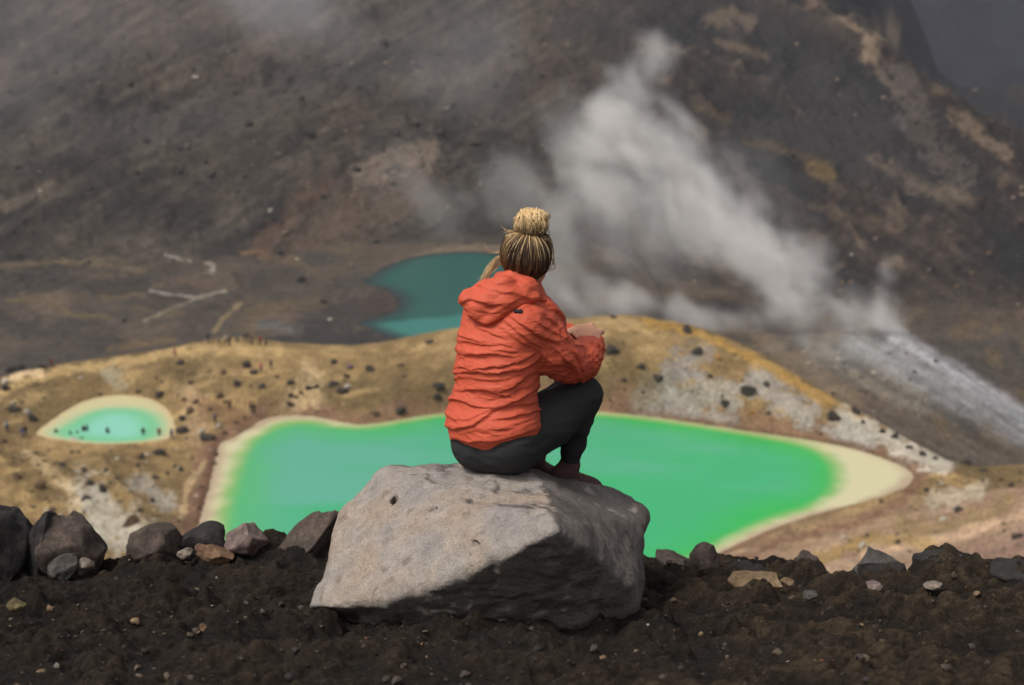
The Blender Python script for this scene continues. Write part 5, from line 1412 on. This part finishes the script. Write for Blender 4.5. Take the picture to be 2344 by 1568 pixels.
def cloud_object(name, lo, hi, h, D, mat):
    """a density grid worked out here, carried into a volume by geometry nodes"""
    n = D.shape
    me = bpy.data.meshes.new(name + '_grid'); me.vertices.add(D.size)
    at = me.attributes.new('dens', 'FLOAT', 'POINT'); at.data.foreach_set('value', np.ascontiguousarray(D, np.float32).ravel())
    o = link(name, me)
    ng = bpy.data.node_groups.new(name + '_nodes', 'GeometryNodeTree')
    ng.interface.new_socket('Geometry', in_out='INPUT', socket_type='NodeSocketGeometry'); ng.interface.new_socket('Geometry', in_out='OUTPUT', socket_type='NodeSocketGeometry')
    N_, L = ng.nodes, ng.links
    gi, go = N_.new('NodeGroupInput'), N_.new('NodeGroupOutput')
    vc = N_.new('GeometryNodeVolumeCube')
    hi_ = np.array(lo) + h * (np.array(n) - 1)
    vc.inputs['Min'].default_value = tuple(lo); vc.inputs['Max'].default_value = tuple(hi_)
    for a, k in zip('XYZ', n): vc.inputs['Resolution ' + a].default_value = int(k)
    pos = N_.new('GeometryNodeInputPosition')
    s = N_.new('ShaderNodeVectorMath'); s.operation = 'SUBTRACT'; L.new(pos.outputs[0], s.inputs[0]); s.inputs[1].default_value = tuple(lo)
    d = N_.new('ShaderNodeVectorMath'); d.operation = 'SCALE'; L.new(s.outputs[0], d.inputs[0]); d.inputs['Scale'].default_value = 1.0 / h
    a5 = N_.new('ShaderNodeVectorMath'); a5.operation = 'ADD'; L.new(d.outputs[0], a5.inputs[0]); a5.inputs[1].default_value = (0.5,) * 3
    fl = N_.new('ShaderNodeVectorMath'); fl.operation = 'FLOOR'; L.new(a5.outputs[0], fl.inputs[0])
    dt = N_.new('ShaderNodeVectorMath'); dt.operation = 'DOT_PRODUCT'; L.new(fl.outputs[0], dt.inputs[0]); dt.inputs[1].default_value = (n[1] * n[2], n[2], 1)
    si = N_.new('GeometryNodeSampleIndex'); si.data_type = 'FLOAT'; si.domain = 'POINT'; si.clamp = True
    na = N_.new('GeometryNodeInputNamedAttribute'); na.data_type = 'FLOAT'; na.inputs['Name'].default_value = 'dens'
    L.new(gi.outputs[0], si.inputs['Geometry']); L.new(na.outputs[0], si.inputs['Value']); L.new(dt.outputs['Value'], si.inputs['Index'])
    L.new(si.outputs[0], vc.inputs['Density'])
    sm = N_.new('GeometryNodeSetMaterial'); sm.inputs['Material'].default_value = mat
    L.new(vc.outputs[0], sm.inputs[0]); L.new(sm.outputs[0], go.inputs[0])
    md = o.modifiers.new('volume', 'NODES'); md.node_group = ng
    return o

def puff_grid(lo, hi, h, strokes_, warp, wsc, nsc, seed, rag=1.6, den=1.0):
    lo = np.array(lo, float); n = np.ceil((np.array(hi) - lo) / h).astype(int) + 1
    X, Y_, Z = np.meshgrid(*[lo[i] + h * np.arange(n[i]) for i in range(3)], indexing='ij')
    wx = fbm(X / wsc, Y_ / wsc, Z / wsc, octv=4, seed=seed) * warp; wz = fbm(X / wsc + 40, Y_ / wsc, Z / wsc, octv=4, seed=seed + 5) * warp
    Xw, Zw = X + wx, Z + wz
    al, ac = -0.62 * Xw + 0.78 * Zw, 0.78 * Xw + 0.62 * Zw            # drift of the steam, up and to the left
    ns = fbm(ac / nsc, Y_ / nsc, al / (nsc * 2.2), octv=5, seed=seed + 11, gain=0.62)
    D = np.zeros(X.shape)
    for pts in strokes_:
        # (x, y, Y, radius in photo px, density)
        q = [(P(a, b, c), r * c / FPX, d) for a, b, c, r, d in pts]
        if len(q) == 1: q = q * 2
        for (p0, r0, d0), (p1, r1, d1) in zip(q[:-1], q[1:]):
            ab = p1 - p0; L2 = ab @ ab + 1e-9
            t = np.clip(((Xw - p0[0]) * ab[0] + (Y_ - p0[1]) * ab[1] + (Zw - p0[2]) * ab[2]) / L2, 0, 1)
            dist = np.sqrt((Xw - p0[0] - t * ab[0]) ** 2 + (Y_ - p0[1] - t * ab[1]) ** 2 + (Zw - p0[2] - t * ab[2]) ** 2)
            f = 1.05 - dist / (r0 + (r1 - r0) * t)
            D = D + smooth(-0.15, 1.35, f + rag * ns) * smooth(0, 0.3, f + 0.25) * (d0 + (d1 - d0) * t) * 0.6
    e = np.minimum.reduce([np.arange(k)[tuple(slice(None) if i == j else None for j in range(3))] * np.ones(n) for i, k in enumerate(n)] +
                          [(k - 1 - np.arange(k))[tuple(slice(None) if i == j else None for j in range(3))] * np.ones(n) for i, k in enumerate(n)])
    D = D * np.clip(e / 3, 0, 1); D[D < 0.003] = 0
    return lo, D
ST = [
 [(2050, 820, 266, 34, 1.0), (2014, 745, 270, 54, 1.7), (2006, 680, 275, 46, 1.4), (2030, 608, 280, 34, 0.9)],
 [(2060, 800, 264, 30, 0.8), (2150, 850, 260, 30, 0.4), (2250, 900, 255, 26, 0.25)],
 [(2010, 745, 274, 66, 1.2), (1900, 715, 280, 84, 1.0), (1800, 715, 284, 76, 0.9), (1700, 720, 288, 56, 0.6)],
 [(1890, 700, 282, 70, 0.7), (1840, 610, 290, 70, 0.55), (1836, 530, 298, 54, 0.5), (1812, 480, 304, 44, 0.25)],
 [(1850, 690, 284, 84, 0.8), (1760, 600, 294, 92, 0.85), (1690, 520, 302, 96, 0.9), (1640, 450, 308, 90, 0.6), (1560, 400, 314, 100, 0.55)],
 [(1720, 590, 298, 90, 0.6), (1560, 500, 308, 120, 0.5), (1420, 470, 314, 120, 0.42), (1280, 500, 320, 100, 0.2)],
 [(1600, 420, 312, 100, 0.6), (1520, 350, 318, 96, 0.65), (1430, 300, 322, 96, 0.65), (1455, 210, 328, 76, 0.7), (1500, 140, 332, 60, 0.6), (1496, 100, 334, 50, 0.25)],
 [(1520, 350, 318, 90, 0.5), (1380, 380, 322, 120, 0.42), (1310, 290, 326, 90, 0.35)],
 [(1340, 430, 322, 120, 0.25), (1150, 440, 328, 100, 0.16), (1000, 470, 330, 76, 0.12), (880, 390, 334, 76, 0.12)],
 [(1730, 735, 288, 40, 0.7), (1560, 712, 296, 54, 1.0), (1440, 690, 302, 56, 0.9), (1330, 665, 308, 60, 0.7), (1250, 640, 312, 56, 0.4)],
 [(1330, 660, 306, 50, 0.3), (1290, 580, 314, 90, 0.25), (1320, 480, 320, 90, 0.25)],
 [(1730, 420, 306, 70, 0.14), (1840, 420, 306, 40, 0.06)],
 [(1900, 800, 258, 50, 0.5), (2000, 810, 254, 56, 0.6), (2110, 850, 250, 46, 0.4), (2230, 910, 244, 30, 0.22), (2340, 980, 240, 22, 0.15)],
 [(1780, 800, 262, 34, 0.35), (1900, 850, 252, 40, 0.22)],
 [(1831, 800, 262, 20, 0.8), (1832, 740, 276, 34, 0.6)],
 [(1900, 800, 270, 50, 0.6), (1750, 775, 282, 36, 0.5)],
]
lo = np.minimum(P(840, 850, 262), P(840, 850, 345)); hi = np.maximum(P(2180, 40, 345), P(2180, 40, 262))
lo = np.array([P(830, 400, 340)[0], 236, P(1800, 880, 262)[2] - 6]); hi = np.array([P(2344, 900, 262)[0], 350, P(1500, 40, 340)[2]])
lo_, D = puff_grid(lo, hi, 1.0, ST, 5.0, 14.0, 6.5, 801)
M_steam = vol_material('steam', (0.995, 0.975, 0.955), 0.135, 0.0)
st = cloud_object('steam', lo_, hi, 1.0, D, M_steam)
tag(st, 'white steam rising from the fumaroles on the pale spur and drifting left', 'steam', kind='stuff')
MI = [[(640, 40, 440, 110, 0.55), (600, -40, 440, 120, 0.6)], [(560, 10, 440, 90, 0.3), (740, 60, 440, 90, 0.3)], [(60, 60, 440, 200, 0.2), (-100, 250, 430, 200, 0.16), (20, 280, 430, 120, 0.1)],
      [(1050, 20, 440, 120, 0.22), (1080, 140, 430, 130, 0.2), (1150, 300, 420, 120, 0.14)], [(330, 60, 440, 160, 0.14), (800, 40, 440, 150, 0.14)]]
lo = np.array([P(-300, 300, 470)[0], 405, P(600, 480, 415)[2]]); hi = np.array([P(1350, 300, 470)[0], 470, P(600, -120, 465)[2]])
lo_, D = puff_grid(lo, hi, 3.0, MI, 16.0, 34.0, 26.0, 851)
M_mist = vol_material('mist', (0.92, 0.93, 0.97), 0.030, 0.0)
mi = cloud_object('mist', lo_, hi, 3.0, D, M_mist)
tag(mi, 'thin mist drifting across the upper mountainside', 'mist', kind='stuff')

# ------------------------------------------------------------------ haze
b = bmesh.new(); bmesh.ops.create_cube(b, size=1.0)
hme = bpy.data.meshes.new('haze')
for v in b.verts: v.co = Vector(((v.co.x) * 4200, (v.co.y + 0.5) * 2600 - 300, (v.co.z + 0.5) * 900 - 160))
b.to_mesh(hme); b.free()
hz = bpy.data.materials.new('haze_air'); hz.use_nodes = True; t = hz.node_tree; t.nodes.clear()
o_ = t.nodes.new('ShaderNodeOutputMaterial'); v_ = t.nodes.new('ShaderNodeVolumePrincipled')
v_.inputs['Color'].default_value = (0.84, 0.86, 1.0, 1); v_.inputs['Density'].default_value = 0.00012; v_.inputs['Anisotropy'].default_value = 0.0
t.links.new(v_.outputs[0], o_.inputs['Volume'])
haze = link('haze', hme, hz); tag(haze, 'thin haze in the air over the valley', 'haze', kind='stuff')
